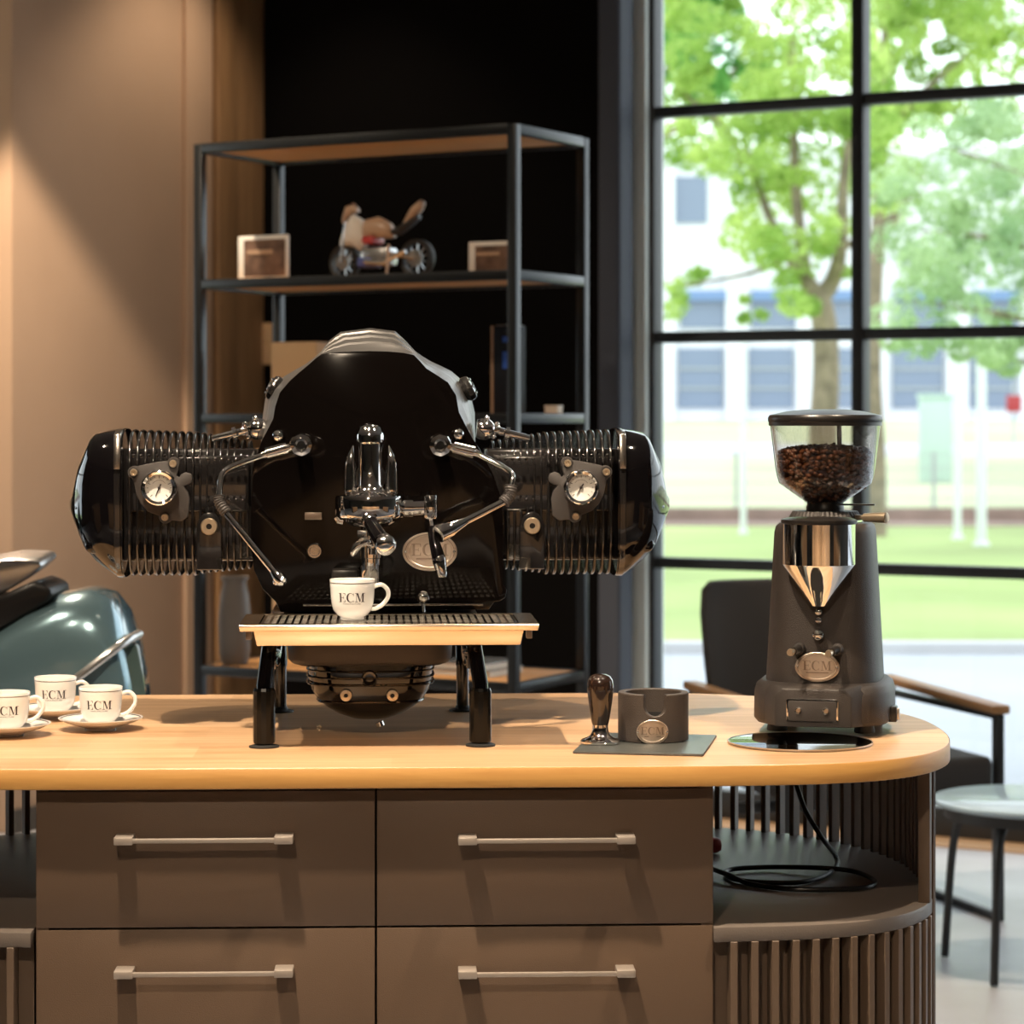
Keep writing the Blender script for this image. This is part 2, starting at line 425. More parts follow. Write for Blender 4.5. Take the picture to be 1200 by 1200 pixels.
# window wall (u axis runs along it)
def at_n(px, n):
    """u where the sight line of that column meets the plane n"""
    k = (px-600)/F
    # point (X,Y)=(kY,Y);  n = X*sin29+Y*cos29
    Y = n/(k*sin(-RA) + cos(RA)); X = k*Y
    return X*cos(RA) + Y*sin(RA)
ua = at_n(766, NW); um = at_n(1007, NW); pitch = um - ua
colm = part('trim_4', slab(new(), rrect(at_n(700, NW-.2), NW-.2, at_n(726, NW-.2), NW-.09, .012), 0, 3.6), 'column'); colm.rotation_euler = (0,0,RA); struct(colm)
struct(rbox('trim_5', (at_n(727, NW), NW-.07, 0), (at_n(743, NW), NW+.1, 3.6), 'brownreveal', .003))
struct(rbox('trim_6', (at_n(743, NW), NW-.05, 0), (at_n(764, NW), NW+.1, 3.6), 'jamb', .003))
struct(rbox('wall_black', (U0-.1, NW, 0), (at_n(730, NW), NW+.15, 3.6), 'blackwall'))
win = bpy.data.objects.new('window_1', None); COL.objects.link(win); win.rotation_euler = (0,0,RA); win['kind'] = 'structure'
NU = 11
zs = [.09 + .782*k for k in range(5)]        # transom heights
fw = .017
UE = 4.95
sp = box(new(), (ua-.006, NW-.02, 0), (UE, NW+.05, .10)); part('sill_frame', sp, 'frame', win, .003)
for z in zs[1:]:
    part('transom', box(new(), (ua, NW-.015, z-.019), (UE, NW+.045, z+.019)), 'frame', win, .003)
part('transom', box(new(), (ua, NW-.015, 3.5), (UE, NW+.045, 3.6)), 'frame', win)
for k in range(NU+1):
    u = ua + pitch*k
    if u > UE: break
    w = .012 if k == 0 else .021
    part('mullion', box(new(), (u-w, NW-.022, .1), (u+w, NW+.05, 3.5)), 'frame', win, .003)
pm = None
for k in range(NU):
    for j in range(5):
        u = ua + pitch*k
        if u + .1 > UE: break
        u1 = min(u+pitch, UE); z0 = zs[j]; z1 = zs[j+1] if j < 4 else 3.5
        part('pane', box(new(), (u+.012, NW+.012, z0+.01), (u1-.012, NW+.016, z1-.01)), 'glass', win)
# oak threshold along the glass
struct(rbox('trim_7', (ua, NW-.19, 0), (UE, NW-.022, .006), 'oak'))
# second window, added unseen on the left side wall for daylight in the chrome
w2 = bpy.data.objects.new('added_window', None); COL.objects.link(w2); w2.rotation_euler = (0,0,RA); w2['kind'] = 'structure'
for n_ in (2.1, 3.2, 4.3, 5.4):
    part('mullion', box(new(), (-9.13, n_-.03, .5), (-9.03, n_+.03, 3.1)), 'frame', w2)
for z in (.5, 1.8, 3.1):
    part('transom', box(new(), (-9.12, 2.1, z-.03), (-9.04, 5.4, z+.03)), 'frame', w2)
for n_ in (2.1, 3.2, 4.3):
    for z in (.53, 1.83):
        part('pane', box(new(), (-9.085, n_+.03, z), (-9.08, n_+1.07, z+1.24)), 'glass', w2)

# double socket on the end of the black wall
sk = Fr(*W(at_n(305, NW)+.02, NW-.012, 0), -29)
q = sk.p(305, 403, 0)
skt = thing('wall_socket', Fr(sk.o.x, sk.o.y, q.z+0, -29), 'tall beige double wall socket on the black wall, seen through the steel rack', 'socket')
part('face_plate', box(new(), (-.042, -.008, -.078), (.042, .012, .078)), 'cardboard', skt, .004)
for dz in (.036, -.036):
    part('socket_cup', lathe(new(), [(0, -.002), (.022, -.002), (.024, .003), (.027, .003), (.027, -.003)], axis((0,-1,0), (0, -.009, dz)), 24), 'beige', skt)

# ============================================================ OUTSIDE
def ground(name, y0, y1, z0, z1, m, x0=-60, x1=90, kind='structure'):
    bm = new(); loft(bm, [[(x0, y0, z0-.3), (x1, y0, z0-.3), (x1, y0, z0), (x0, y0, z0)], [(x0, y1, z1-.3), (x1, y1, z1-.3), (x1, y1, z1), (x0, y1, z1)]])
    o = part(name, bm, m, smooth=False); o['kind'] = kind; return o
pv = new()
slab(pv, [tuple(W(-3.9, NW+.17)[:2]), tuple(W(30, NW+.17)[:2]), (60, 16.6), (-14, 16.6)], -.45, -.15)
struct(part('pavement', pv, 'pavement', smooth=False))
struct(part('kerb', box(new(), (-14, 16.4, -.45), (60, 16.6, -.08)), 'road', smooth=False))
ground('lawn', 16.6, 36, -.15, -.15, 'grass', -14)
ground('track_bed', 36, 40.5, -.13, -.10, 'rail')
ground('meadow', 40.5, 52, -.10, .62, 'drygrass')
ground('road', 52, 60, .62, .80, 'road')
ground('embankment', 60, 79, .80, 1.36, 'drygrass')
ground('forecourt', 79, 140, 1.36, 1.36, 'road')
bw = new(); slab(bw, [tuple(W(-20, -20)[:2]), tuple(W(-9.3, -20)[:2]), tuple(W(-9.3, 12)[:2]), tuple(W(-20, 12)[:2])], -.4, -.1)
struct(part('side_lawn', bw, 'grass', smooth=False))
# rails
for i, y in enumerate((37.2, 38.7)):
    o = part('rail', box(new(), (-20, y, -.12), (50, y+.08, .02)), 'rail'); tag(o, ('nearer' if i == 0 else 'farther') + ' rusty rail of the track crossing behind the lawn', 'rail', 'rails of the track')

# white building
BF = Fr(8, 82, 1.36)
bld = thing('white_building', BF, 'long white office building with blue-grey windows behind the trees', 'building')
def bp(px, py): return BF.p(px, py, 0)
part('facade', box(new(), (-22, .25, 0), (30, 14, 8.6)), 'whitebuild', bld)
part('parapet', box(new(), (-22.2, .1, 8.6), (30.2, 14.2, 8.9)), 'whitebuild', bld)
cols = [(711, 764), (795, 848), (878, 930), (962, 1004), (1047, 1106), (1138, 1192), (1222, 1275)]
for a, b in cols:
    A, B = bp(a, 478), bp(b, 408)
    f = part('window', box(new(), (A.x, .16, A.z), (B.x, .24, B.z)), 'buildglass', bld)
    for t in (.33, .66): part('glazing_bar', box(new(), (A.x, .1, A.z+(B.z-A.z)*t-.03), (B.x, .2, A.z+(B.z-A.z)*t+.03)), 'wire', f)
    A, B = bp(a+3, 384), bp(b+3, 352)
    f = part('window', box(new(), (A.x, .16, A.z), (B.x, .24, B.z)), 'buildglass', bld)
    part('window_head', box(new(), (A.x, -.1, B.z), (B.x, .24, B.z+.32)), 'awning', f)
xs = [bp(a, 400).x for a in (690, 778, 863, 946, 1027, 1122, 1207, 1290)]
for x in xs: part('pilaster', box(new(), (x-.35, -.05, 0), (x+.35, .3, 8.6)), 'whitebuild', bld)
for px, py in ((800, 228),):
    A = bp(px, py); part('window', box(new(), (A.x-.8, .16, A.z-.9), (A.x+.8, .24, A.z+.6)), 'buildglass', bld)

# fence, poles, cabinet
FF = Fr(6, 41.0, -.10)
fen = thing('mesh_fence', FF, 'long low wire mesh fence running along the far side of the track', 'fence')
for k in range(22):
    part('post', box(new(), (-12+k*1.6, -.03, 0), (-11.94+k*1.6, .03, .95)), 'wire', fen)
bm = new()
for k in range(4): box(bm, (-12, -.008, .2+k*.24), (22, .008, .215+k*.24))
for k in range(340): box(bm, (-12+k*.1, -.006, .05), (-11.99+k*.1, .006, .93))
part('wire_mesh', bm, 'wire', fen, smooth=False, kind='stuff')
def ipole(px, yb, yt, w, D, label, m='pole'):
    z0 = EYE - (yb-HZ)*D/F; z1 = EYE - (yt-HZ)*D/F
    fr = Fr((px-600)*D/F, D, z0)
    t = thing('pole', fr, label, 'pole', 'pale poles outside')
    r = w*D/F/2
    part('shaft', lathe(new(), [(0, 0), (r, 0), (r, z1-z0), (r*.6, z1-z0+.03), (0, z1-z0+.03)], seg=16), m, t)
    part('footing', lathe(new(), [(0, -.05), (r*1.7, -.05), (r*1.7, .04), (r, .06), (0, .06)], seg=16), m, t)
D1 = 1.518*F/(640-HZ)
ipole(1150, 640, 388, 12, D1, 'thickest white pole outside, right of the other two')
ipole(1122, 632, 400, 9, 1.518*F/(632-HZ), 'white pole outside just left of the thickest one')
ipole(871, 626, 395, 7, 1.518*F/(626-HZ), 'lone thin white pole outside, between the machine and the grinder')
DC = 46; cf = Fr((1096-600)*DC/F, DC, .22)
cab = thing('utility_cabinet', cf, 'pale green utility cabinet standing behind the fence', 'cabinet')
part('body', box(new(), (-.28, -.2, 0), (.28, .2, 1.55)), 'cabinet', cab, .01)
part('cap', box(new(), (-.31, -.23, 1.55), (.31, .23, 1.62)), 'cabinet', cab, .01)
part('door', box(new(), (-.25, -.215, .06), (.25, -.2, 1.5)), 'cabinet', cab, .004)
sf = Fr((1188-600)*60/F, 60, .8)
sg = thing('red_sign', sf, 'small red sign on a post at the roadside, far right', 'sign')
part('post', box(new(), (-.03, -.03, 0), (.03, .03, 1.5)), 'wire', sg); part('panel', box(new(), (-.18, -.04, .75), (.18, -.02, 1.15)), 'red', sg, .01)

# trees
def leaves(bm, c, rad, n, size, rnd, flat=1.0, dens=.5):
    c = Vector(c)
    for _ in range(n):
        while True:
            p = Vector((rnd.uniform(-1,1), rnd.uniform(-1,1), rnd.uniform(-1,1)))
            if p.length <= 1: break
        p = p.normalized()*(p.length**dens)
        q = c + Vector((p.x*rad[0], p.y*rad[1], p.z*rad[2]))
        s = size*rnd.uniform(.6, 1.3)
        a = Vector((rnd.gauss(0,1), rnd.gauss(0,1), rnd.gauss(0,1)*flat)).normalized()
        b = a.cross(Vector((rnd.gauss(0,1), rnd.gauss(0,1), rnd.gauss(0,1)))).normalized()
        v = [bm.verts.new(q + d) for d in (-a*s, -a*s*.2-b*s*.5, a*s, a*s*.1+b*s*.5)]
        bm.faces.new(v)
def limb(bm, pts, r0, r1):
    P = spl(pts, 5); n = len(P)
    tube(bm, P, [r0+(r1-r0)*i/(n-1) for i in range(n)], 8)
def tree(D, base_px, base_z, trunk, limbs, clumps, m, size, label, seed, name='tree', perleaf=1.0):
    fr = Fr((base_px-600)*D/F, D, base_z)
    t = thing(name, fr, label, 'tree', 'trees outside the window')
    P = lambda px, py, dy=0: fr.p(px, py, dy)
    bm = new()
    pts, r0, r1 = trunk
    base = Vector((0, 0, 0)); limb(bm, [base]+[P(*q) for q in pts], r0, r1)
    for pts, a, b in limbs: limb(bm, [P(*q) for q in pts], a, b)
    part('trunk', bm, 'bark', t)
    rnd = random.Random(seed); bm = new(); s = D/F
    for (px, py, rx, ry, dy, n) in clumps:
        leaves(bm, P(px, py, dy), (rx*s, max(rx, ry)*s*.8, ry*s), int(n*perleaf), size, rnd)
    o = part('foliage', bm, m, t, smooth=False, kind='stuff')
    return t
rr = random.Random(11)
def cl(n, x0, x1, y0, y1, r0, r1, k, skip=None, dd=1.2):
    out = []
    while len(out) < n:
        x, y = rr.uniform(x0, x1), rr.uniform(y0, y1)
        if skip and skip(x, y): continue
        r = rr.uniform(r0, r1); out.append((x, y, r, r*rr.uniform(.6, 1), rr.uniform(-dd, dd), k))
    return out
DT = 28.0
cA = cl(150, 772, 1035, -120, 300, 10, 34, 110, lambda x, y: (x < 850 and y > 190) or (y > 235 and x > 990) or (abs(x-858) < 22 and 70 < y < 140))
cA += cl(14, 880, 990, 240, 360, 10, 22, 80) + cl(6, 775, 830, 315, 365, 10, 16, 60) + cl(3, 870, 900, 345, 375, 6, 12, 40)
tree(DT, 962, -.15, ([(964, 520), (968, 440), (966, 380), (958, 345)], .17, .13),
     [([(958, 350), (940, 320), (925, 300, .3), (900, 250, .5), (870, 160, .8)], .11, .03), ([(960, 350), (975, 330), (985, 290, -.3), (990, 200, -.5), (1010, 90, -.6)], .12, .03),
      ([(945, 328), (935, 250), (930, 150), (928, 40)], .08, .03), ([(870, 190, .7), (850, 150, .5), (800, 110, .4)], .05, .02), ([(925, 300, .3), (880, 320, 0), (800, 335, -.2)], .035, .012), ([(985, 290), (1030, 270), (1060, 230)], .05, .02)],
     cA, 'leaf1', .055, 'tree with bright yellow-green leaves and a forked trunk behind the grinder', 3)
cB = cl(110, 1008, 1250, -120, 150, 14, 36, 110) + cl(10, 1020, 1080, 120, 260, 12, 24, 70)
tree(33.0, 1026, -.15, ([(1026, 540), (1022, 440), (1024, 360), (1030, 250), (1035, 120), (1040, 0)], .15, .06),
     [([(1026, 380), (1035, 405), (1060, 395), (1075, 380)], .05, .02), ([(1028, 300), (1050, 255), (1085, 200)], .05, .02), ([(1032, 160), (1090, 100), (1150, 50)], .06, .02), ([(1034, 130), (1010, 60), (1000, 0)], .05, .02)],
     cB, 'leaf1', .065, 'slender tree just right of the main window bar with loose light green crown', 5)
cC = cl(120, 1035, 1290, 110, 415, 12, 34, 110, lambda x, y: x < 1130-(y-130)*.35 and rr.random() < .6) + cl(8, 1110, 1200, 395, 430, 10, 18, 120)
tree(24.0, 1235, -.15, ([(1235, 560), (1230, 420), (1228, 300), (1225, 120), (1222, 0)], .13, .05),
     [([(1229, 380), (1180, 370), (1120, 360), (1060, 350)], .04, .01), ([(1229, 300), (1170, 280), (1080, 270)], .04, .01), ([(1227, 220), (1160, 190), (1100, 170)], .03, .01), ([(1229, 430), (1180, 420), (1130, 415)], .03, .01)],
     cC, 'leaf2', .04, 'soft blue-green conifer with fine needles at the right edge of the window', 8, 'conifer')
cD = cl(34, 770, 900, -150, 110, 20, 40, 120) + cl(26, 1060, 1290, -150, 60, 24, 48, 90)
tree(52.0, 744, .6, ([(744, 440), (745, 300), (750, 160), (758, 0)], .2, .08), [([(748, 180), (830, 120), (890, 40)], .09, .03), ([(746, 200), (770, 140), (785, 60)], .09, .03)],
     [c for c in cD if c[0] < 950], 'leaf3', .14, 'darker green tree farthest back at the top left of the window', 12)

# ============================================================ STEEL RACK AND WHAT STANDS ON IT
RK = Fr(.01, 6.5, 0, -29)       # its near right corner; x runs along the room wall, y into depth
# local: rack spans x -1.0..0, y 0..0.41
rack = thing('steel_rack', RK, 'tall dark steel tube rack with oak shelf boards before the black wall', 'shelf')
RW, RD, TB = -1.018, .41, .026
def post(x, y): return part('post', box(new(), (x-TB/2, y-TB/2, 0), (x+TB/2, y+TB/2, 2.13)), 'shelfsteel', rack, .002)
for x in (RW+TB/2, -TB/2):
    for y in (TB/2, RD-TB/2): post(x, y)
RZ = [.10, .69, 1.385, 1.755, 2.131]
for i, z in enumerate(RZ):
    for y in (TB/2, RD-TB/2):
        part('rail', box(new(), (RW+TB, y-TB/2, z-.026), (-TB, y+TB/2, z)), 'shelfsteel', rack, .002)
    for x in (RW+TB/2, -TB/2):
        part('side_rail', box(new(), (x-TB/2, TB, z-.026), (x+TB/2, RD-TB, z)), 'shelfsteel', rack, .002)
    part('shelf_board', box(new(), (RW+TB, TB, z-.018), (-TB, RD-TB, z-.001)), 'oakshelf', rack, .001)
def on_rack(px, shelf, yl):
    p = RK.p(px, HZ, yl); w = RK.R @ Vector((p.x, yl, 0)) + RK.o
    return Fr(w.x, w.y, RZ[shelf], -29)
# picture stands
def picture(px, yl, w, h, label, photo='photo'):
    fr = on_rack(px, 3, yl); t = thing('picture_stand', fr, label, 'picture', 'pictures on the rack')
    bm = new(); box(bm, (-w/2, -.006, 0), (w/2, .006, h)); part('panel', bm, 'white', t, .002)
    part('print', box(new(), (-w/2+.022, -.009, .012), (w/2-.006, -.006, h-.012)), photo, t)
    part('easel_leg', box(new(), (-.02, .006, 0), (.02, .07, .008)), 'white', t)
    # pale streak of the print
    part('print_detail', box(new(), (-w*.3, -.0105, h*.58), (w*.22, -.009, h*.68)), 'tan', t)
picture(309, .12, .165, .125, 'square stand-up picture at the left end of the second shelf')
picture(576, .20, .135, .09, 'low stand-up picture at the right end of the second shelf')
# carton, book, small box
fr = on_rack(358, 2, .18); t = thing('carton', fr, 'plain tan carton standing on the rack left of the machine cowl', 'box')
part('body', box(new(), (-.075, -.06, 0), (.075, .06, .195)), 'cardboard', t, .004); part('flap', box(new(), (-.073, -.058, .195), (.073, -.002, .198)), 'cardboard', t); part('flap', box(new(), (-.073, .002, .195), (.073, .058, .198)), 'cardboard', t)
fr = on_rack(592, 2, .22); t = thing('book', fr, 'upright dark book with blue marks beside the near right post of the rack', 'book')
part('cover', box(new(), (-.03, -.012, 0), (.035, .05, .235)), 'bluebook', t, .002); part('spine_edge', box(new(), (-.036, -.014, 0), (-.03, .05, .235)), 'tan', t)
part('blue_mark', box(new(), (.0, -.0145, .12), (.03, -.012, .165)), 'blue', t); part('blue_mark', box(new(), (.0, -.0145, .19), (.022, -.012, .205)), 'blue', t)
part('pages', box(new(), (-.027, -.008, .236), (.032, .046, .237)), 'white', t)
fr = on_rack(622, 2, .20); t = thing('small_box', Fr(fr.o.x-.02, fr.o.y, fr.o.z, -29), 'tiny pale box on the rack shelf right of the near post', 'box')
t.location = RK.R @ Vector((-.05, .30, 0)) + RK.o + Vector((0, 0, RZ[2]))
part('body', box(new(), (-.02, -.015, 0), (.02, .015, .018)), 'white', t, .002); part('lid', box(new(), (-.021, -.016, .018), (.021, .016, .022)), 'white', t, .001)
# bottom shelf things
fr = on_rack(558, 1, .20)
for i, (dz, w, lab) in enumerate(((0, .19, 'lower of two pale magazines lying on the rack under the machine tray'), (.018, .17, 'upper of two pale magazines lying on the rack under the machine tray'))):
    t = thing('magazine', Fr(fr.o.x, fr.o.y, fr.o.z+dz, -29-4*i), lab, 'magazine', 'magazines on the low shelf')
    part('cover', box(new(), (-w/2, -.09, 0), (w/2, .09, .002)), 'white', t); part('pages', box(new(), (-w/2+.002, -.088, .002), (w/2-.002, .088, .014)), 'white', t); part('back_cover', box(new(), (-w/2, -.09, .014), (w/2, .09, .016)), 'silver', t)
fr = on_rack(275, 1, .085)
t = thing('tall_vase', fr, 'tall grey-brown vase on the low shelf left of the machine legs', 'vase')
part('body', lathe(new(), [(0, 0), (.036, 0), (.043, .03), (.046, .12), (.040, .19), (.032, .225), (.036, .24), (.03, .24), (.03, .22), (0, .2)], seg=28), 'sage', t)
part('rim', lathe(new(), [(.030, .236), (.038, .236), (.039, .243), (.030, .243), (.030, .236)], seg=28), 'sage', t)
fr = on_rack(312, 1, .30); t = thing('wooden_board', fr, 'upright tan board leaning behind the vase on the low shelf', 'board')
part('panel', box(new(), (.02, 0, 0), (.13, .02, .30)), 'cardboard', t, .003)
part('edge_strip', box(new(), (.018, -.002, .29), (.132, .022, .30)), 'panelwood', t, .002)

# model motorcycle
fr = on_rack(446, 3, .20)
mb = thing('model_motorcycle', fr, 'small tan, red and blue model motorcycle parked on the second shelf', 'model')
def mwheel(x, r):
    w = part('wheel', lathe(new(), [(r*.78, -.010), (r*.92, -.014), (r, -.008), (r, .008), (r*.92, .014), (r*.78, .010), (r*.78, -.010)], axis((0,1,0), (x, 0, r)), 28), 'tyre', mb)
    bm = new()
    for k in range(10):
        a = pi*k/5; box(bm, (-.0012, -.002, .004), (.0012, .002, r*.8))
        vs = bm.verts[-8:] if False else list(bm.verts)[-8:]
        for v in vs: v.co = Matrix.Rotation(a, 3, 'Y') @ v.co
    for v in bm.verts: v.co += Vector((x, 0, r))
    part('spokes', bm, 'silver', w, smooth=False)
    part('brake_disc', lathe(new(), [(0, -.016), (r*.45, -.016), (r*.45, -.014), (0, -.014)], axis((0,1,0), (x, 0, r)), 20), 'silver', w)
mwheel(-.115, .048); mwheel(.118, .052)
def sect(bm, data, p=2.4, n=16):
    """data: (x, zc, hz, hy)"""
    secs = [[(x, a, z) for a, z in [(s[0], s[1]) for s in sup(0, zc, hy, hz, p, n)]] for x, zc, hz, hy in data]
    return loft(bm, secs)
part('fuel_tank', sect(new(), [(-.055, .125, .012, .012), (-.04, .135, .028, .03), (-.005, .14, .03, .033), (.03, .13, .022, .025), (.045, .12, .01, .012)]), 'tan', mb)
part('fairing', sect(new(), [(-.125, .10, .012, .012), (-.11, .118, .03, .022), (-.085, .135, .045, .03), (-.06, .12, .045, .028), (-.045, .11, .02, .015)]), 'white', mb)
part('windscreen', sect(new(), [(-.118, .165, .012, .012), (-.105, .185, .018, .02), (-.085, .195, .012, .018), (-.072, .19, .006, .01)]), 'tan', mb)
part('mirror', sect(new(), [(-.10, .19, .006, .008), (-.088, .20, .012, .01), (-.075, .195, .006, .006)]), 'tan', mb)
part('engine', box(new(), (-.05, -.028, .035), (.04, .028, .085)), 'silver', mb, .008)
part('lower_fairing', box(new(), (-.06, -.03, .03), (-.01, .03, .06)), 'modelblue', mb, .008)
part('side_panel', box(new(), (-.045, -.033, .095), (-.005, .033, .115)), 'modelred', mb, .008)
part('seat', sect(new(), [(.03, .125, .006, .012), (.06, .128, .012, .02), (.10, .15, .01, .018), (.125, .165, .006, .01)]), 'seat', mb)
part('tail', sect(new(), [(.075, .14, .008, .012), (.105, .175, .018, .018), (.13, .195, .016, .014), (.14, .20, .006, .006)]), 'tan', mb)
bm = new(); tube(bm, [(-.10, -.02, .16), (-.115, -.02, .048)], .004, 8); tube(bm, [(-.10, .02, .16), (-.115, .02, .048)], .004, 8); part('fork', bm, 'silver', mb)
bm = new(); tube(bm, [(.02, -.02, .07), (.118, -.02, .052)], .006, 8); tube(bm, [(.02, .02, .07), (.118, .02, .052)], .006, 8); part('swing_arm', bm, 'silver', mb)
bm = new(); tube(bm, [(-.03, -.034, .045), (.03, -.036, .04), (.1, -.034, .07)], .007, 8); part('exhaust', bm, 'silver', mb)
bm = new(); tube(bm, [(.045, -.03, .09), (.05, -.05, .0)], .004, 8); box(bm, (.03, -.06, 0), (.07, -.03, .006)); part('side_stand', bm, 'tan', mb)

# ============================================================ ARMCHAIR AND ROUND TABLE BY THE WINDOW
AC = Fr(.83, 7.42, 0, 18)       # front faces local -y
ch = thing('armchair', AC, 'dark grey upholstered armchair with wooden armrests by the window', 'chair')
def curved_back():
    secs = []
    for z, w, y in ((.40, .245, .02), (.50, .262, .03), (.66, .272, .055), (.80, .272, .085), (.87, .262, .10), (.895, .235, .105)):
        row = []
        for k in range(13):
            t = -1+k/6; row.append((t*w, y - .05*t*t*t*t, z))
        for k in range(13):
            t = 1-k/6; row.append((t*w*.985, y + .05 - .05*t*t*t*t, z))
        secs.append(row)
    return loft(new(), secs)
part('backrest', curved_back(), 'fabric', ch, .008)
part('seat', slab(new(), rrect(-.30, -.655, .30, .04, .03), .34, .45), 'fabric', ch, .02, 3)
for sx in (-1, 1):
    X = .315*sx
    part('armrest', loft(new(), [[(X-.024, .04, .585), (X+.024, .04, .585), (X+.024, .04, .61), (X-.024, .04, .61)], [(X-.028, -.66, .565), (X+.028, -.66, .565), (X+.028, -.66, .59), (X-.028, -.66, .59)]]), 'armwood', ch, .006)
    bm = new(); box(bm, (X-.012, -.655, 0.01), (X+.012, -.625, .565)); part('leg', bm, 'frame', ch, .003)
    bm = new(); loft(bm, [[(X-.012, .03, .0), (X+.012, .03, .0), (X+.012, .06, 0), (X-.012, .06, 0)], [(X-.012, .0, .585), (X+.012, .0, .585), (X+.012, .03, .585), (X-.012, .03, .585)]]); part('leg', bm, 'frame', ch, .003)
    part('runner', box(new(), (X-.012, -.655, 0), (X+.012, .06, .022)), 'frame', ch, .003)
    part('arm_rail', box(new(), (X-.012, -.65, .55), (X+.012, .03, .568)), 'frame', ch, .003)
part('cross_bar', box(new(), (-.31, -.30, .27), (.31, -.27, .30)), 'frame', ch, .003)

DTb = 6.3
TF = Fr((1213-600)*DTb/F, DTb, 0, 10)
rt = thing('side_table', TF, 'low round side table with pale blue top in front of the armchair', 'table')
zt = EYE - (936-HZ)*DTb/F
part('tabletop', lathe(new(), [(0, zt-.016), (.24, zt-.016), (.252, zt-.010), (.254, zt-.003), (.250, zt), (0, zt)], seg=64), 'tabletop', rt)
part('apron', lathe(new(), [(.215, zt-.045), (.225, zt-.045), (.225, zt-.016), (.215, zt-.016), (.215, zt-.045)], seg=48), 'frame', rt)
for k in range(4):
    a = radians(45+90*k); c, s_ = cos(a), sin(a)
    bm = new(); tube(bm, spl([(c*.15, s_*.15, zt-.03), (c*.20, s_*.20, zt-.06), (c*.225, s_*.225, zt-.16), (c*.245, s_*.245, 0.004)], 5), .011, 8); part('leg', bm, 'frame', rt)

# ============================================================ MOTORCYCLE AT THE LEFT
MB = Fr(-1.25, 5.0, 0, 0)
mc = thing('motorcycle', MB, 'metallic teal motorcycle standing behind the cups at the left edge', 'motorcycle')
def tank():
    prof = [(-190, 822, 800), (-150, 800, 832), (-90, 776, 850), (-40, 752, 858), (0, 733, 860), (40, 708, 862), (80, 691, 862), (112, 686, 862), (134, 693, 862), (148, 712, 858), (158, 742, 856), (164, 775, 850), (168, 800, 845)]
    secs = []
    for i, (px, t, b) in enumerate(prof):
        T = MB.p(px, t, 0); Bt = MB.p(px, b, 0)
        hy = .155*sqrt(max(.05, 1 - ((i-6.5)/7.2)**2))
        hz = max(.012, (T.z-Bt.z)/2); secs.append([(T.x, a, z) for a, z in sup(0, (T.z+Bt.z)/2, hy, hz, 2.6, 32)])
    return loft(new(), secs)
part('tail_cowl', tank(), 'teal', mc, sharp=60)
# silver trim and side lens panel under it
T = lambda px, py, y: MB.p(px, py, y)
bm = new(); tube(bm, spl([T(78, 803, -.165), T(100, 787, -.17), T(130, 764, -.155), T(150, 750, -.12), T(163, 743, -.05)], 6), .009, 10); part('trim_strip', bm, 'silver', mc)
bm = new(); prs = [T(118, 786, -.14), T(150, 757, -.12), T(164, 752, -.10), T(173, 812, -.10), T(172, 840, -.10), T(120, 840, -.14)]
loft(bm, [[tuple(p) for p in prs], [(p.x-.07, .12, p.z) for p in prs]]); part('tail_lens', bm, 'lens', mc, .012)
bm = new(); prs = [T(-140, 700, -.07), T(-30, 662, -.07), (T(10, 655, -.07)), T(44, 656, -.07), T(50, 663, -.07), T(36, 676, -.07), T(0, 698, -.07), T(-60, 725, -.07)]
loft(bm, [[tuple(p) for p in prs], [(p.x, .10, p.z+.01) for p in prs]]); rk_ = part('luggage_rack', bm, 'silver', mc, .006)
for k in range(4):
    a = T(-60+k*26, 669-k*2.4, -.05)
    part('rack_slot', box(new(), (a.x-.012, -.05, a.z-.004), (a.x+.018, .08, a.z+.006)), 'seat', rk_)
bm = new(); prs = [T(-180, 735, -.10), T(-60, 712, -.1), T(0, 698, -.10), T(40, 680, -.1), T(62, 690, -.1), T(60, 704, -.1), T(0, 738, -.1), T(-60, 760, -.10), T(-180, 790, -.1)]
loft(bm, [[tuple(p) for p in prs], [(p.x, .10, p.z) for p in prs]]); part('seat', bm, 'seat', mc, .015)
for x in (-.02, -1.35):
    w = part('wheel', lathe(new(), [(.24, -.05), (.29, -.065), (.31, -.04), (.315, 0), (.31, .04), (.29, .065), (.24, .05), (.24, -.05)], axis((0,1,0), (x-.1, 0, .315)), 48), 'tyre', mc)
    part('rim', lathe(new(), [(0, -.02), (.05, -.05), (.06, -.02), (.2, -.015), (.24, -.045), (.24, .045), (.2, .015), (.06, .02), (.05, .05), (0, .02)], axis((0,1,0), (x-.1, 0, .315)), 32), 'silver', w)
part('engine_block', box(new(), (-1.05, -.16, .22), (-.5, .16, .62)), 'silver', mc, .03)
part('front_fairing', sect(new(), [(-1.75, .85, .05, .05), (-1.6, .90, .2, .16), (-1.3, .92, .25, .2), (-1.0, .86, .18, .17), (-.85, .84, .1, .1)], 2.5, 24), 'teal', mc)
bm = new(); tube(bm, [(-.9, 0, .8), (-.1, 0, .78)], .04, 10); tube(bm, [(-.6, 0, .35), (-.12, 0, .315)], .03, 10); tube(bm, [(-1.3, 0, .9), (-1.45, 0, .315)], .035, 10); tube(bm, [(-.45, -.1, .75), (-.14, -.1, .33)], .02, 10); part('chassis', bm, 'seat', mc)
bm = new(); tube(bm, [(-.75, -.1, .3), (-.82, -.28, .01)], .014, 8); part('side_stand', bm, 'silver', mc)

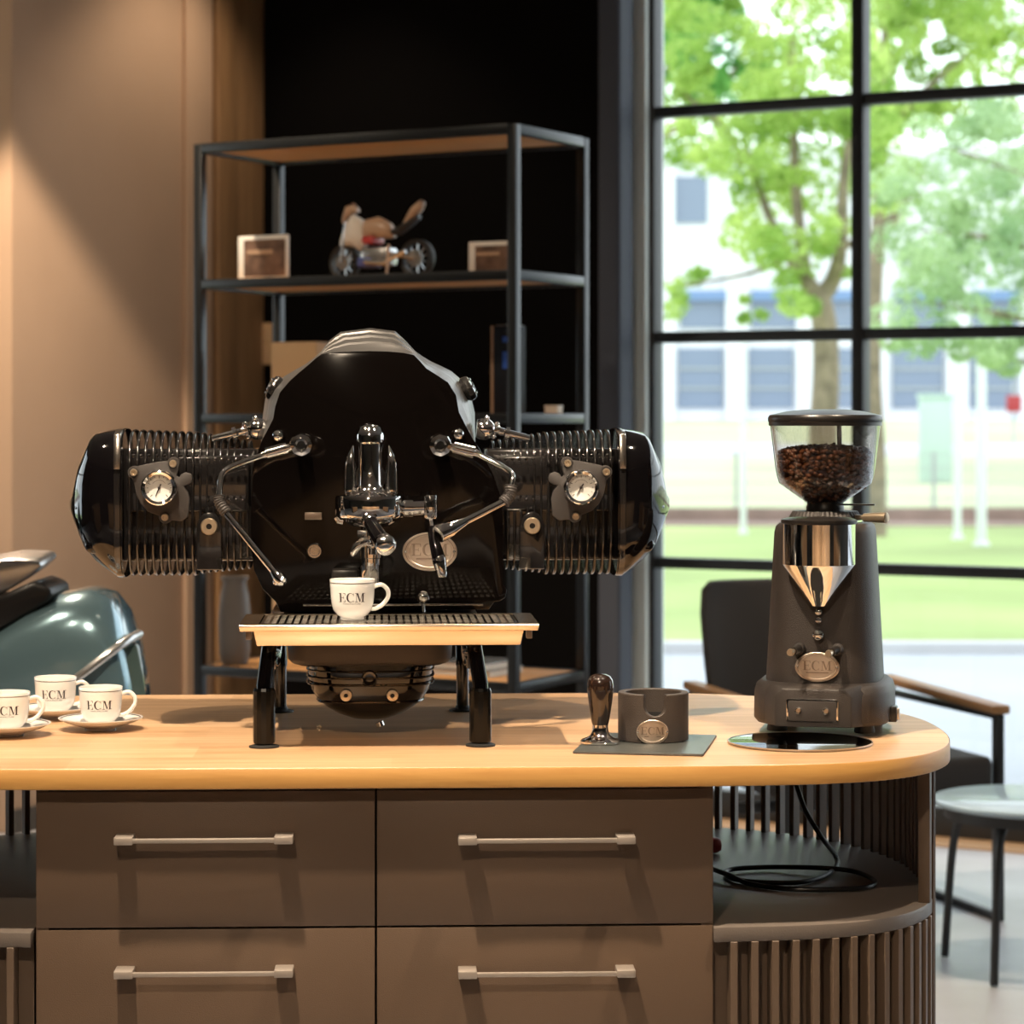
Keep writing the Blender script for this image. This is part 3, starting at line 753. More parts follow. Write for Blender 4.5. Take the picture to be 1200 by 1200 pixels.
# ============================================================ THE COUNTER
CZ = .92
CF = Fr(0, 3.265, 0, 2.2)
XM = -.178                      # the counter's middle
def outline(inset=0.0, n=5):
    right = [(.20, 0), (.265, .002), (.35, .008), (.43, .022), (.50, .052), (.562, .108), (.608, .195), (.632, .305), (.638, .42), (.632, .51), (.606, .61), (.56, .70), (.485, .785), (.39, .845), (.29, .875), (.20, .88)]
    P = [Vector((x, y, 0)) for x, y in spl2(right, n)]
    if inset:
        Q = []
        for i, p in enumerate(P):
            t = (P[min(i+1, len(P)-1)] - P[max(i-1, 0)]).normalized()
            Q.append(p + Vector((-t.y, t.x, 0))*inset)
        P = Q
    return [(p.x, p.y) for p in P]
def spl2(pts, n): return [(v.x, v.y) for v in spl([(a, b, 0) for a, b in pts], n)]
def full(inset=0.0):
    R_ = outline(inset); return R_ + [(2*XM - x, y) for x, y in R_[::-1]]
wt = thing('worktop', CF, 'long light oak worktop with a rounded right end carrying the espresso machine', 'worktop')
bd = part('oak_board', slab(new(), full(.0012), CZ-.027, CZ), 'oak', wt, .0006, 1, loc=(0, 0, 0))
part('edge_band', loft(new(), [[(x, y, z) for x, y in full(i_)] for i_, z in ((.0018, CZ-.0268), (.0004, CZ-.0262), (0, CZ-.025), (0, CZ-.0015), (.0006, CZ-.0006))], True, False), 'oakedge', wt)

isl = thing('counter_island', CF, 'taupe counter with four drawers, open end shelves and vertical slats', 'counter')
XL, XR = CF.p(42, 1000, .03).x, CF.p(836, 1000, .03).x
XC = CF.p(440.5, 1000, .03).x
part('carcass', box(new(), (XL+.004, .052, .0), (XR-.004, .85, CZ-.031)), 'dark', isl)
part('side_panel', box(new(), (XR-.016, .032, 0), (XR, .86, CZ-.0275)), 'front', isl, .001)
part('side_panel', box(new(), (XL, .032, 0), (XL+.016, .86, CZ-.0275)), 'front', isl, .001)
part('plinth', box(new(), (XL+.016, .06, 0), (XR-.016, .80, .05)), 'dark', isl)
ztop = CF.p(600, 925.5, .03).z; zg = CF.p(600, 1085, .03).z
dh = ztop - zg
rows = [(ztop, zg+.0015), (zg-.0015, zg-dh-.10), (zg-dh-.103, zg-2*dh-.30)]
for ci, (a, b) in enumerate(((XL+.001, XC-.0015), (XC+.0015, XR-.001))):
    for ri, (z1, z0) in enumerate(rows):
        d = part('drawer_front', box(new(), (a, .03, max(z0, .055)), (b, .05, z1)), 'front', isl, .0008)
        hx = ((134+343)/2, (537+745)/2)[ci]; hy = (985, 1141.5, 1330)[ri]
        c = CF.p(hx, hy, 0.0)
        w = .1145
        bm = new(); box(bm, (c.x-w, -.004, c.z-.0028), (c.x+w, .002, c.z+.0028))
        for sx in (-1, 1): box(bm, (c.x+sx*w-(.025 if sx > 0 else 0), -.004, c.z-.0055), (c.x+sx*w+(.025 if sx < 0 else 0), .031, c.z+.0055)) if False else None
        h = part('handle', bm, 'handle', d, .0008)
        for sx in (-1, 1):
            x0 = c.x+sx*w; x1 = x0 - sx*.024
            part('handle_foot', box(new(), (x0, -.0045, c.z-.0048), (x1, .031, c.z+.0048)), 'handle', d, .001)
# end shelves (right and left) following the worktop's outline
zs_ = .706
def endshelf(mir):
    pts = [p for p in outline(.022) if p[0] > .2]
    pts = [(XR, pts[0][1])] + [p for p in pts if p[0] > XR+.003] + [(XR, pts[-1][1])]
    if mir: pts = [(2*XM-x, y) for x, y in pts][::-1]
    return part('end_shelf', slab(new(), pts, zs_-.019, zs_), 'shelfgrey', isl, .001)
endshelf(False); endshelf(True)
# slats: stood on edge round each end
P = [Vector((x, y, 0)) for x, y in outline(.020, 12)]
P = [p for p in P if p.x > XR+.006]
acc = [0]
for a, b in zip(P, P[1:]): acc.append(acc[-1] + (b-a).length)
def along(s):
    for i in range(len(acc)-1):
        if acc[i+1] >= s:
            t = (s-acc[i])/(acc[i+1]-acc[i]); p = P[i].lerp(P[i+1], t); d = (P[i+1]-P[i]).normalized(); return p, d
    return P[-1], (P[-1]-P[-2]).normalized()
PITCH = .0277
def slat_mesh(h, w=.0095, dp=.028):
    bm = new(); box(bm, (-w/2, 0, 0), (w/2, dp, h)); bmesh.ops.bevel(bm, geom=bm.edges[:], offset=.0007, segments=1, affect='EDGES')
    me = bpy.data.meshes.new('slat'); bm.to_mesh(me); bm.free(); me.materials.append(M['slat']); return me
low = slat_mesh(zs_-.019); tall = slat_mesh(CZ-.027, .0085, .017)
s = .014; k = 0
SL_END = 0
while s < acc[-1]-.002:
    p, d = along(s)
    front = p.y < .19
    for mir in (False, True):
        o = bpy.data.objects.new('slat', low if front else tall); COL.objects.link(o); o.parent = isl
        x = 2*XM - p.x if mir else p.x
        ang = atan2(d.y, d.x)
        o.location = (x, p.y, 0); o.rotation_euler = (0, 0, (pi*0 - ang) if mir else ang)
    s += PITCH
# the broad upright that ends the open niche
for mir in (False, True):
    ps, dd_ = None, None
    s = 0
    while True:
        p, d = along(s)
        if p.y > .175: break
        s += .002
    n_ = Vector((-d.y, d.x, 0))
    q = [p, p+d*.012, p+d*.012+n_*.016, p+n_*.016]
    q = [(v.x, v.y) for v in q]
    if mir: q = [(2*XM-x, y) for x, y in q][::-1]
    part('upright', slab(new(), q, zs_, CZ-.027), 'slat', isl, .0008)
# inner curved backing behind the lower slats
for mir in (False, True):
    a = [p for p in outline(.052) if p[0] > XR+.0]; b = [p for p in outline(.058) if p[0] > XR+.0]
    ring = [(XR+.0005, a[0][1])] + a + b[::-1] + [(XR+.0005, b[0][1])]
    if mir: ring = [(2*XM-x, y) for x, y in ring][::-1]
    part('inner_skirt', slab(new(), ring, .0, zs_-.020), 'slat', isl)

# cable lying on the right end shelf
CB = Fr(*(CF.R @ Vector((.40, .35, 0)) + CF.o)[:2], zs_, 2.2)
zc = .0045
def cp(px, py, z=zc):
    # where the ray meets the height z of the shelf
    c = CB.Ri @ (Vector((0, 0, EYE)) - CB.o); d = CB.Ri @ Vector(((px-600)/F, 1, (HZ-py)/F)); t = (z - c.z)/d.z
    return c + d*t
bm = new()
drop = [CB.p(929, 905, .10), CB.p(934, 922, .09), CB.p(944, 950, .06), CB.p(962, 980, .02)]
pts = drop + [cp(979, 1003, .015), cp(980, 1015, .008), cp(965, 1027), cp(935, 1034), cp(890, 1034), cp(860, 1030), cp(850, 1023), cp(862, 1018, .006), cp(905, 1016, .006), cp(960, 1017, .010), cp(1000, 1021, .006), cp(1024, 1031), cp(1018, 1039), cp(985, 1042), cp(930, 1042), cp(880, 1036), cp(856, 1026, .010), cp(842, 1021, .012), cp(832, 1017, .012)]
tube(bm, spl(pts, 8), .0037, 10)
cbl = part('power_cable', bm, 'cable'); cbl.location = CB.o; cbl.rotation_euler = (0, 0, CB.yaw)
tag(cbl, 'black power cable hanging down and coiled on the right end shelf', 'cable')
rp = cp(838, 991, .012)
bm = new(); lathe(bm, [(0, -.02), (.010, -.02), (.012, -.014), (.012, .014), (.009, .02), (0, .02)], axis((1, .2, 0), (rp.x-.012, rp.y, .0125)), 20)
pl = part('red_plug', bm, 'red'); pl.location = CB.o; pl.rotation_euler = (0, 0, CB.yaw); tag(pl, 'red plug end poking out beside the drawer unit on the shelf', 'plug')

# ============================================================ ESPRESSO MACHINE
MF = Fr(-.1955, 3.47, CZ, 3.0)
em = thing('espresso_machine', MF, 'black and chrome espresso machine shaped like a boxer engine on four legs', 'coffee machine')
p = MF.p
def sz(px, yl=0): return MF.s(px, yl)
YP = .18
XCM = p(435, 600, YP).x
inner = [(307,516),(314,503),(320,491),(322.6,476),(328,460),(339,447),(350,437),(361,428),(370,420),(377,415),(394,413),(413,412),(434,411.5),(455,412),(473,413.5),(485,416),(492,423),(500,432),(512,439.5),(525,448),(534.5,463),(538,483),(546,499),(554,514)]
outer = [(306,518),(306.5,499),(308.5,483),(311,467),(319,454),(333,441),(345,434),(357,427.5),(368,419.5),(376,412),(386,399),(399,389),(434,384.5),(463,388),(474,398),(486,411),(494,417),(504,423),(516,428.5),(529,435),(542,446),(552,465),(556.5,484),(557,516)]
lower = [(563,528),(578,556),(589,590),(590,685),(594,691),(592,700),(585,704.5),(579,705),(573,714),(329,717),(323,705),(308,690),(298,668),(294,640),(294,613),(296,548)]
plate = [p(x, y, YP) for x, y in inner + lower]
bm = new(); prism(bm, [(v.x, v.z) for v in plate], YP-.004, YP+.006); part('front_panel', bm, 'panel', em, .0012)
secs = []
NI = len(inner)
def section(t, yl, shrink=1, step=0):
    out = []
    for i in range(NI):
        a, b = Vector(inner[i]), Vector(outer[i]); q_ = a.lerp(b, t)
        v = p(q_.x, q_.y, yl)
        if 9 <= i <= 15: v.z -= step
        elif i in (8, 16): v.z -= step*.4
        out.append(v)
    c = p(434, 560, yl)
    for (x, y) in lower:
        v = p(x, y, YP); v = Vector((v.x*.985, yl, v.z)); out.append(v)
    if shrink != 1:
        out = [Vector((XCM + (v.x-XCM)*shrink, v.y, c.z + (v.z-c.z)*(1-(1-shrink)*.6))) for v in out]
    return [(v.x, v.y, v.z) for v in out]
data = [(0, YP+.006, 1, 0), (.02, YP+.010, 1, 0), (.34, YP+.024, 1, 0), (.36, YP+.028, 1, .0045), (.40, YP+.034, 1, .0045), (.44, YP+.036, 1, 0), (.60, YP+.052, 1, 0), (.62, YP+.056, 1, .004), (.66, YP+.062, 1, .004), (.70, YP+.064, 1, 0),
        (.82, YP+.085, 1, 0), (.84, YP+.089, 1, .0035), (.88, YP+.095, 1, .0035), (.91, YP+.098, 1, 0), (1.0, YP+.135, 1, 0), (1.0, YP+.20, .995, 0), (.97, YP+.27, .97, 0), (.9, YP+.31, .92, 0), (.8, YP+.33, .85, 0)]
bm = new(); loft(bm, [section(*d_) for d_ in data]); part('cowl', bm, 'grey', em, sharp=32, label='pearl grey stepped cowl')
# dark lower body shell behind the plate
low_ = [(296,540),(563,540),(585,590),(588,690),(572,712),(330,712),(300,668),(297,600)]
v_ = [p(x, y, YP) for x, y in low_]
bm = new(); prism(bm, [(v.x*1.002, v.z-.001) for v in v_], YP+.004, YP+.31); part('body_shell', bm, 'black', em, .003)
# thin bright edge strip at the foot of the panel
a, b = p(355, 709, YP-.02), p(566, 709, YP-.02)
part('edge_strip', box(new(), (a.x, YP-.022, a.z-.002), (b.x, YP-.016, a.z+.0015)), 'chrome', em, .0006)
# --- the two cylinders
def vcover(sg):
    prof = [(145, 502.5, 678.5, .098), (134, 502.5, 677, .098), (124, 504, 670, .096), (110, 507, 659, .092), (104, 512, 652, .086), (97, 527, 645, .076), (90, 541, 630, .062), (84, 564, 616, .044), (80, 581, 607, .028), (76.5, 586, 600, .014)]
    secs = []
    yc = YP + .115
    for px, t, b, hy in prof:
        T_, B_ = p(px, t, YP+.05), p(px, b, YP+.05)
        x = T_.x if sg < 0 else 2*XCM - T_.x
        # lower front is cut back, as on the real cover
        row = []
        for a_, z_ in sup(yc, (T_.z+B_.z)/2, hy, (T_.z-B_.z)/2, 3.4, 44):
            row.append((x, a_, z_))
        secs.append(row)
    return loft(new(), secs)
def mir(px): return px
for sg in (-1, 1):
    def q(px, py, yl):
        v = p(px, py, yl)
        return v if sg < 0 else Vector((2*XCM - v.x, v.y, v.z))
    vc = part('valve_cover', vcover(sg), 'black', em, sharp=50)
    # ridge and boss on the cover
    bm = new(); tube(bm, spl([q(141, 597, YP+.022), q(115, 597, YP+.026), q(100, 596, YP+.040), q(88, 595, YP+.065)], 5), [.003]*15+[.001], 8); part('cover_ridge', bm, 'black', vc)
    bm = new(); c_ = q(113, 640, YP+.046); ball(bm, c_, .017, 20, (1, .6, .7)); part('cover_boss', bm, 'black', vc)
    # gasket flange
    T_, B_ = q(140, 501.5, YP+.05), q(140, 679, YP+.05)
    bm = new(); secs = [[(x, a_, z_) for a_, z_ in sup(YP+.115, (T_.z+B_.z)/2, .102, (T_.z-B_.z)/2, 3.4, 44)] for x in (q(136, 600, YP+.05).x, q(143.5, 600, YP+.05).x)]
    loft(bm, secs); gf_ = part('gasket_flange', bm, 'fin', em, .001)
    A, B_ = q(133, 504, YP+.016), q(141, 550, YP+.016)
    bm = new(); loft(bm, [[(A.x, YP+.020, A.z-.006), (B_.x, YP+.020, A.z-.006), (B_.x, YP+.045, A.z+.001), (A.x, YP+.045, A.z+.001)], [(A.x, YP+.011, B_.z), (B_.x, YP+.011, B_.z), (B_.x, YP+.03, B_.z), (A.x, YP+.03, B_.z)]]); part('bright_strip', bm, 'steel', gf_, .001)
    # core
    A, B_ = q(143, 526, YP+.05), q(300, 657, YP+.05)
    bm = new(); box(bm, (A.x, YP+.045, B_.z), (B_.x, YP+.19, A.z)); cy = part('cylinder', bm, 'fin', em, .004)
    A, B_ = q(146, 534, YP+.03), q(292, 600, YP+.03)
    bm = new(); box(bm, (A.x, YP+.031, B_.z), (B_.x, YP+.05, A.z)); part('head_block', bm, 'fin', cy, .004)
    # fins
    def finmesh(t, b, hy, w):
        T_, B_ = p(200, t, YP+.05), p(200, b, YP+.05)
        zc_, hz = (T_.z+B_.z)/2, (T_.z-B_.z)/2
        out = []
        for a_, z_ in sup(0, 0, hy, hz, 3.2, 36):
            # front edge waisted where the head block sits
            if a_ < 0:
                k_ = math.exp(-((z_-.012)/.040)**4); a_ = a_*(1-.07*k_)
            out.append((a_, z_))
        bm = new(); loft(bm, [[(-w, a_*.985, z_*.985) for a_, z_ in out], [(-w*.6, a_, z_) for a_, z_ in out], [(w*.6, a_, z_) for a_, z_ in out], [(w, a_*.985, z_*.985) for a_, z_ in out]])
        for f in bm.faces: f.smooth = len(f.verts) == 4
        me = bpy.data.meshes.new('fin'); bm.to_mesh(me); bm.free(); me.materials.append(M['fin']); return me, zc_
    specs = [(152+9.25*i, 503+.35*i, 677, .098, .0022) for i in range(9)] + [(234.5+7.9*i, 507+1.3*i, 675-.8*i, .092-.001*i, .0017) for i in range(8)]
    for px, t, b, hy, w in specs:
        me, zc_ = finmesh(t, b, hy, w)
        o = bpy.data.objects.new('fin', me); COL.objects.link(o); o.parent = cy
        o.location = (q(px, 600, YP+.03).x, YP+.115, zc_)
    # stud bosses in rows on the front, as small bright heads
    for (px, py) in [(240+8.2*i, yy) for i in range(6) for yy in (538, 586)] + [(152+9.25*i, 534) for i in range(9)]:
        bm = new(); ball(bm, q(px+4, py, YP+.016), .0026, 8); part('stud', bm, 'fin', cy)
    # arch plate with washer
    bm = new(); pts = [(230.5, 668), (230.5, 617), (233, 608), (238, 602), (245, 600), (252, 602), (257, 608), (260, 617), (260, 668)]
    vv = [q(x, y, YP+.008) for x, y in pts]; prism(bm, [(v.x, v.z) for v in vv], YP+.004, YP+.03); ap = part('arch_plate', bm, 'fin', cy, .002)
    c_ = q(245, 617, YP)
    bm = new(); lathe(bm, [(.0042, 0), (.0042, .004), (.011, .004), (.0122, .0025), (.0122, -.003)], axis((0,-1,0), c_), 28); part('washer', bm, 'brass', cy)
    bm = new(); lathe(bm, [(0, .001), (.0043, .001), (.0043, -.001)], axis((0,-1,0), c_), 16); part('washer_hole', bm, 'dark', cy)
    # gauge carrier
    gp = [(490,350),(540,340),(600,325),(700,305),(790,295),(828,308),(838,350),(822,405),(842,418),(852,395),(885,380),(925,392),(936,425),(925,455),(895,470),(868,476),(900,515),(915,570),(905,690),(860,725),(790,718),(762,735),(722,728),(708,690),(620,655),(570,600),(540,540),(520,440),(488,400),(478,372)]
    vv = [q(x/6+70, y/6+490, YP-.018) for x, y in gp]
    bm = new(); prism(bm, [(v.x, v.z) for v in vv], YP-.022, YP-.010); gc = part('gauge_carrier', bm, 'cast', em, .0015)
    for x, y in ((520, 383), (797, 320), (740, 697)):
        c_ = q(x/6+70, y/6+490, YP-.022)
        bm = new(); lathe(bm, [(0, .003), (.0022, .003), (.003, .0045), (.0048, .0045), (.0055, .002), (.0055, -.001)], axis((0,-1,0), c_), 16); part('screw', bm, 'brass', gc)
        bm = new(); lathe(bm, [(0, 0), (.0085, 0), (.0085, .0), (.0095, -.014), (0, -.014)], axis((0,-1,0), (c_.x, YP-.022, c_.z)), 20); part('screw_lug', bm, 'cast', gc)
    c_ = q(885/6+70, 428/6+490, YP-.022)
    c_ = q(187.5, 571.5, YP-.03)
    bm = new(); R_ = .0255
    lathe(bm, [(R_*.98, -.02), (R_, .004), (R_, .020), (R_*.96, .0235), (R_*.90, .0245), (R_*.76, .0215), (R_*.73, .015)], axis((0,-1,0), c_), 40); g = part('pressure_gauge', bm, 'chrome', em)
    fc = Vector((c_.x, c_.y-.014, c_.z))
    bm = new(); lathe(bm, [(0, 0), (R_*.74, 0), (R_*.74, -.004)], axis((0,-1,0), fc), 36); part('dial', bm, 'dial', g)
    bm = new()
    for k in range(13):
        a_ = radians(225-22.5*k); ca, sa = cos(a_), sin(a_)
        r0, r1 = (.0135, .0175) if k % 3 == 0 else (.0155, .0175)
        pa = Vector((ca*r0, 0, sa*r0)); pb = Vector((ca*r1, 0, sa*r1)); nn = Vector((-sa, 0, ca))*.0004
        vs = [bm.verts.new(fc + w_ + Vector((0, -.0004, 0))) for w_ in (pa-nn, pb-nn, pb+nn, pa+nn)]; bm.faces.new(vs)
    for k in range(20):
        a_ = radians(200-11*k); b_ = radians(200-11*(k+1))
        if 4 < k < 15:
            vs = [bm.verts.new(fc + Vector((cos(t_)*r_, -.0004, sin(t_)*r_))) for t_, r_ in ((a_, .0108), (b_, .0108), (b_, .0112), (a_, .0112))]; bm.faces.new(vs)
    part('dial_marks', bm, 'ink', g, smooth=False)
    bm = new(); d1 = Vector((-.45*1, 0, -.75)).normalized() if sg > 0 else Vector((-.35, 0, -.8)).normalized()
    tube(bm, [fc+Vector((0,-.001,0))-d1*.006, fc+Vector((0,-.001,0))+d1*.013], [.0011, .0004], 6); ball(bm, fc+Vector((0,-.0012,0)), .0022, 10); part('needle', bm, 'ink', g)
    # intake elbow on top of the barrel
    c_ = q(300, 503, YP+.05)
    bm = new(); lathe(bm, [(0, -.014), (.013, -.014), (.0155, -.008), (.0155, .002), (.012, .008), (.0075, .012), (.0075, .02), (0, .02)], axis((sg, 0, -.08), c_), 28); ie = part('intake_elbow', bm, 'chrome', em)
    bm = new(); tube(bm, spl([q(291, 504, YP+.05), q(272, 508.5, YP+.055), q(249, 514, YP+.06)], 4), [.0075, .0068, .006, .006, .0058, .0056, .0054, .0052, .005], 14); part('intake_pipe', bm, 'chrome', ie)
    for px_ in (290, 275):
        bm = new(); lathe(bm, [(.006, -.003), (.0098, -.003), (.0098, .003), (.006, .003)], axis((sg, 0, -.22), q(px_, 504.5+(290-px_)*.25, YP+.052)), 20); part('pipe_collar', bm, 'chrome', ie)
    for dx, dy in ((287, 497), (291, 512), (299, 490)):
        bm = new(); ball(bm, q(dx, dy, YP+.04), .0038, 10); part('elbow_bolt', bm, 'chrome', ie)
    # ribbed cap on the cowl's shoulder
    c_ = q(320.5, 454.5, YP+.075)
    ax = axis((sg*.88, -.04, .45), c_)
    bm = new(); lathe(bm, [(0, .007), (.010, .007), (.016, .005), (.018, .001), (.018, -.005), (.014, -.010)], ax, 40, lambda k: .06 if k % 4 < 2 else 0); cp_ = part('filler_cap', bm, 'fin', em)
    bm = new(); lathe(bm, [(0, .009), (.006, .009), (.008, .006)], ax, 20); part('cap_centre', bm, 'chrome', cp_)
    for k in range(6):
        v = ax @ Vector((.0125*cos(k*pi/3), .0125*sin(k*pi/3), .006)); bm = new(); ball(bm, v, .0025, 8); part('cap_rivet', bm, 'chrome', cp_)
# --- steam and water arms
def knob(cx, cy, name):
    c_ = p(cx, cy, YP-.075)
    bm = new(); R_ = .0168
    lathe(bm, [(0, .006), (R_*.35, .006), (R_*.52, .003), (R_*.62, .006), (R_*.88, .004), (R_, -.002), (R_, -.014), (R_*.85, -.02), (R_*.6, -.022), (R_*.6, -.07)], axis((0,-1,0), c_), 48, lambda k: .035 if k % 6 < 2 else 0)
    return bm
def arm(tag_, body, tubes, sleeve, lowt, tip):
    pass
# left
sw = part('steam_wand', tube(new(), spl([p(309, 533.5, YP-.05), p(285, 542, YP-.06), p(268, 549, YP-.07), p(260, 557, YP-.075), p(257.5, 570, YP-.08), p(257, 583, YP-.085)], 7), .0044, 16), 'chrome', em)
part('valve_knob', knob(353, 521.5, ''), 'chrome', sw)
part('valve_body', tube(new(), [p(345, 523, YP-.045), p(336, 525.5, YP-.045), p(335.9, 525.5, YP-.045), p(312, 532, YP-.05), p(311.9, 532, YP-.05), p(307, 533.8, YP-.05)], [.006, .006, .009, .0085, .0055, .005], 20), 'chrome', sw)
bm = new(); sl = spl([p(257, 581, YP-.085), p(257.6, 588, YP-.087), p(261, 595, YP-.09), p(265.5, 601, YP-.092)], 8)
for i in range(0, 24, 2): pass
tube(bm, sl, [.0078 + (.0011 if i % 3 == 1 else 0) for i in range(len(sl))], 18); part('heat_sleeve', bm, 'cast', sw)
part('lower_tube', tube(new(), [p(264, 600, YP-.092), p(322, 671, YP-.13)], .0048, 16), 'chrome', sw)
part('tip', tube(new(), [p(320, 668.5, YP-.129), p(323, 672, YP-.131), p(327, 677, YP-.134), p(331, 682, YP-.136), p(332.5, 684, YP-.137)], [.005, .0065, .0085, .0082, .005], 18), 'chrome', sw)
bm = new(); ball(bm, p(324, 682, YP-.125), .0052, 14); part('tip_jet', bm, 'chrome', sw)
bm = new(); ball(bm, p(326, 510.6, YP-.01), .0088, 20); b_ = part('ball_stud', bm, 'chrome', em)
# right
sw = part('steam_wand', tube(new(), spl([p(559, 532, YP-.05), p(577, 541, YP-.055), p(592, 549, YP-.06), p(600, 556, YP-.065), p(600, 565, YP-.068), p(597, 575, YP-.07)], 7), .0044, 16), 'chrome', em)
part('valve_knob', knob(516, 522, ''), 'chrome', sw)
part('valve_body', tube(new(), [p(524, 523, YP-.045), p(532, 524.5, YP-.045), p(532.1, 524.5, YP-.045), p(556, 530.5, YP-.05), p(556.1, 530.5, YP-.05), p(562, 533, YP-.05)], [.006, .006, .009, .0095, .006, .005], 20), 'chrome', sw)
bm = new(); sl = spl([p(599, 569, YP-.07), p(598, 577, YP-.072), p(595.5, 583, YP-.074), p(590, 589, YP-.077)], 8)
tube(bm, sl, [.0085 + (.0011 if i % 3 == 1 else 0) for i in range(len(sl))], 18); part('heat_sleeve', bm, 'cast', sw)
part('lower_tube', tube(new(), [p(592, 587, YP-.076), p(543, 612, YP-.105)], .0055, 16), 'chrome', sw)
part('tip', tube(new(), [p(546, 610.5, YP-.103), p(543, 612, YP-.105), p(528, 619.5, YP-.113), p(527.5, 619.8, YP-.113), p(514, 626, YP-.122), p(513.3, 626.4, YP-.1225)], [.0055, .0065, .0108, .0118, .0125, .0118], 28), 'chrome', sw)
bm = new(); ball(bm, p(537, 509, YP-.01), .0088, 20); part('ball_stud', bm, 'chrome', em)
# --- group head
YG = .095
def L(py, yl=YG): return p(434, py, yl).z
gx = p(434, 560, YG).x
def Z(prof, cx=gx, cy=YG, seg=40): return lathe(new(), prof, Matrix.Translation((cx, cy, 0)), seg)
gh = part('group_head', Z([(0, L(608)), (.036, L(608)), (.0475, L(606)), (.0495, L(603)), (.0495, L(584)), (.048, L(581)), (.040, L(580)), (.026, L(578)), (.020, L(574)), (.0165, L(568)), (.0165, L(520)), (0, L(520))], seg=56), 'chrome', em)
part('group_cap', Z([(.0165, L(520)), (.0205, L(518)), (.0205, L(510)), (.0190, L(506)), (.0180, L(505)), (.0165, L(501)), (.011, L(497.5)), (.004, L(496)), (0, L(495.8))]), 'chrome', gh)
for px_, w_ in ((410.5, 1), (459, 1)):
    c_ = p(px_, 560, YG+.012)
    bm = new(); tube(bm, spl([(c_.x, c_.y, L(579)), (c_.x, c_.y, L(570)), (c_.x, c_.y, L(550)), (c_.x+.001*(1 if px_<434 else -1), c_.y, L(535)), (c_.x+.004*(1 if px_ < 434 else -1), c_.y, L(522))], 4), [.0088, .0092, .0094, .0094, .0092, .009, .0088, .0086, .0083, .0078, .0072, .0065, .0055, .0043, .003, .0015, .0006], 20); part('side_lobe', bm, 'chrome', gh)
part('group_skirt', Z([(.036, L(607)), (.036, L(611)), (.030, L(615)), (.022, L(617)), (0, L(617))]), 'chrome', gh)
bm = new(); tube(bm, [(gx, YG+.03, L(560)), (gx, YP, L(560))], .022, 24); part('group_neck', bm, 'chrome', gh)
bm = new(); lathe(bm, [(0, .003), (.0018, .003), (.0032, .002), (.0032, -.002)], axis((0,-1,0), (gx-.0005, YG-.0165, L(556))), 14); part('group_screw', bm, 'steel', gh)
bm = new(); tube(bm, [p(394, 606, YG), p(397, 611, YG), p(402, 612, YG)], .004, 10); part('group_lug', bm, 'chrome', gh)
# side valve with hanging handle
sv = part('side_valve', tube(new(), [p(474, 595, YG), p(484, 595, YG), p(484.1, 595, YG), p(497, 594.5, YG)], [.0125, .0125, .0105, .0105], 24), 'chrome', em)
c_ = p(504.5, 594, YG)
part('valve_block', lathe(new(), [(0, -.0165), (.0085, -.0165), (.010, -.014), (.010, .014), (.0085, .0165), (0, .0165)], Matrix.Translation(c_), 28), 'chrome', sv)
part('lever_rod', tube(new(), [p(504.5, 606, YG-.004), p(507, 622, YG-.01)], .0030, 12), 'chrome', sv)
part('lever_grip', tube(new(), [p(505.5, 617, YG-.008), p(506, 622, YG-.01), p(509, 635, YG-.014), p(513, 650, YG-.018), p(515, 660, YG-.02)], [.0045, .0058, .0075, .0092, .0094], 20), 'black', sv)
part('lever_tip', tube(new(), [p(514, 652, YG-.018), p(514.5, 655, YG-.019), p(518, 673, YG-.022), p(518.2, 676, YG-.022)], [.0092, .0100, .0072, .006], 20), 'chrome', sv)
# portafilter and spout
pf = part('portafilter', tube(new(), spl([p(431, 606, YG-.04), p(437, 617, YG-.06), p(445, 630, YG-.085), p(451, 638, YG-.10)], 4), [.009, .0092, .0094, .0098, .0100, .0103, .0107, .011, .0113, .0117, .0122, .0128, .0135], 24), 'black', em)
part('portafilter_collar', tube(new(), [p(430, 603, YG-.035), p(434, 611, YG-.05), p(434.2, 611.4, YG-.05)], [.011, .0102, .009], 24), 'chrome', pf)
d_ = p(453.5, 641, YG-.112) - p(445, 630, YG-.085)
part('portafilter_end', lathe(new(), [(.0135, -.012), (.0145, -.006), (.0148, 0), (.0125, .0055), (.007, .0085), (0, .0095)], axis(d_, p(452.5, 639.5, YG-.105)), 32), 'chrome', pf)
bm = new(); tube(bm, spl([p(413, 652, YG-.02), p(415, 645, YG-.02), p(421, 638, YG-.02), p(429, 634, YG-.015), p(436, 638, YG), p(437, 650, YG)], 5), [.001, .0022, .0034, .0044, .005, .0054, .0058, .0060, .0062, .0064, .0064, .0064, .0064, .0064, .0064, .0064, .0064, .006, .006, .006, .006, .006, .006, .006, .006, .006][:26], 14); part('spout', bm, 'chrome', pf)
part('spout_nut', tube(new(), [p(419, 626, YG-.01), p(429, 626, YG-.01)], .006, 6), 'chrome', pf)
c0 = p(434, 650, YG+.035)
part('lower_chamber', lathe(new(), [(0, p(0, 616, YG+.03).z), (.013, p(0, 616, YG+.03).z), (.013, p(0, 640, YG+.03).z), (.0152, p(0, 642, YG+.03).z), (.0152, p(0, 655, YG+.03).z), (.0140, p(0, 656, YG+.03).z), (.0140, p(0, 687, YG+.03).z), (.011, p(0, 690, YG+.03).z), (0, p(0, 690, YG+.03).z)], Matrix.Translation((c0.x, c0.y, 0)), 32), 'chrome', em)
bm = new(); A, B_ = p(389, 680, YP-.03), p(421, 667, YP-.03); box(bm, (A.x, YP-.045, A.z), (B_.x, YP-.004, B_.z)); part('switch_box', bm, 'plasticblack', em, .003)
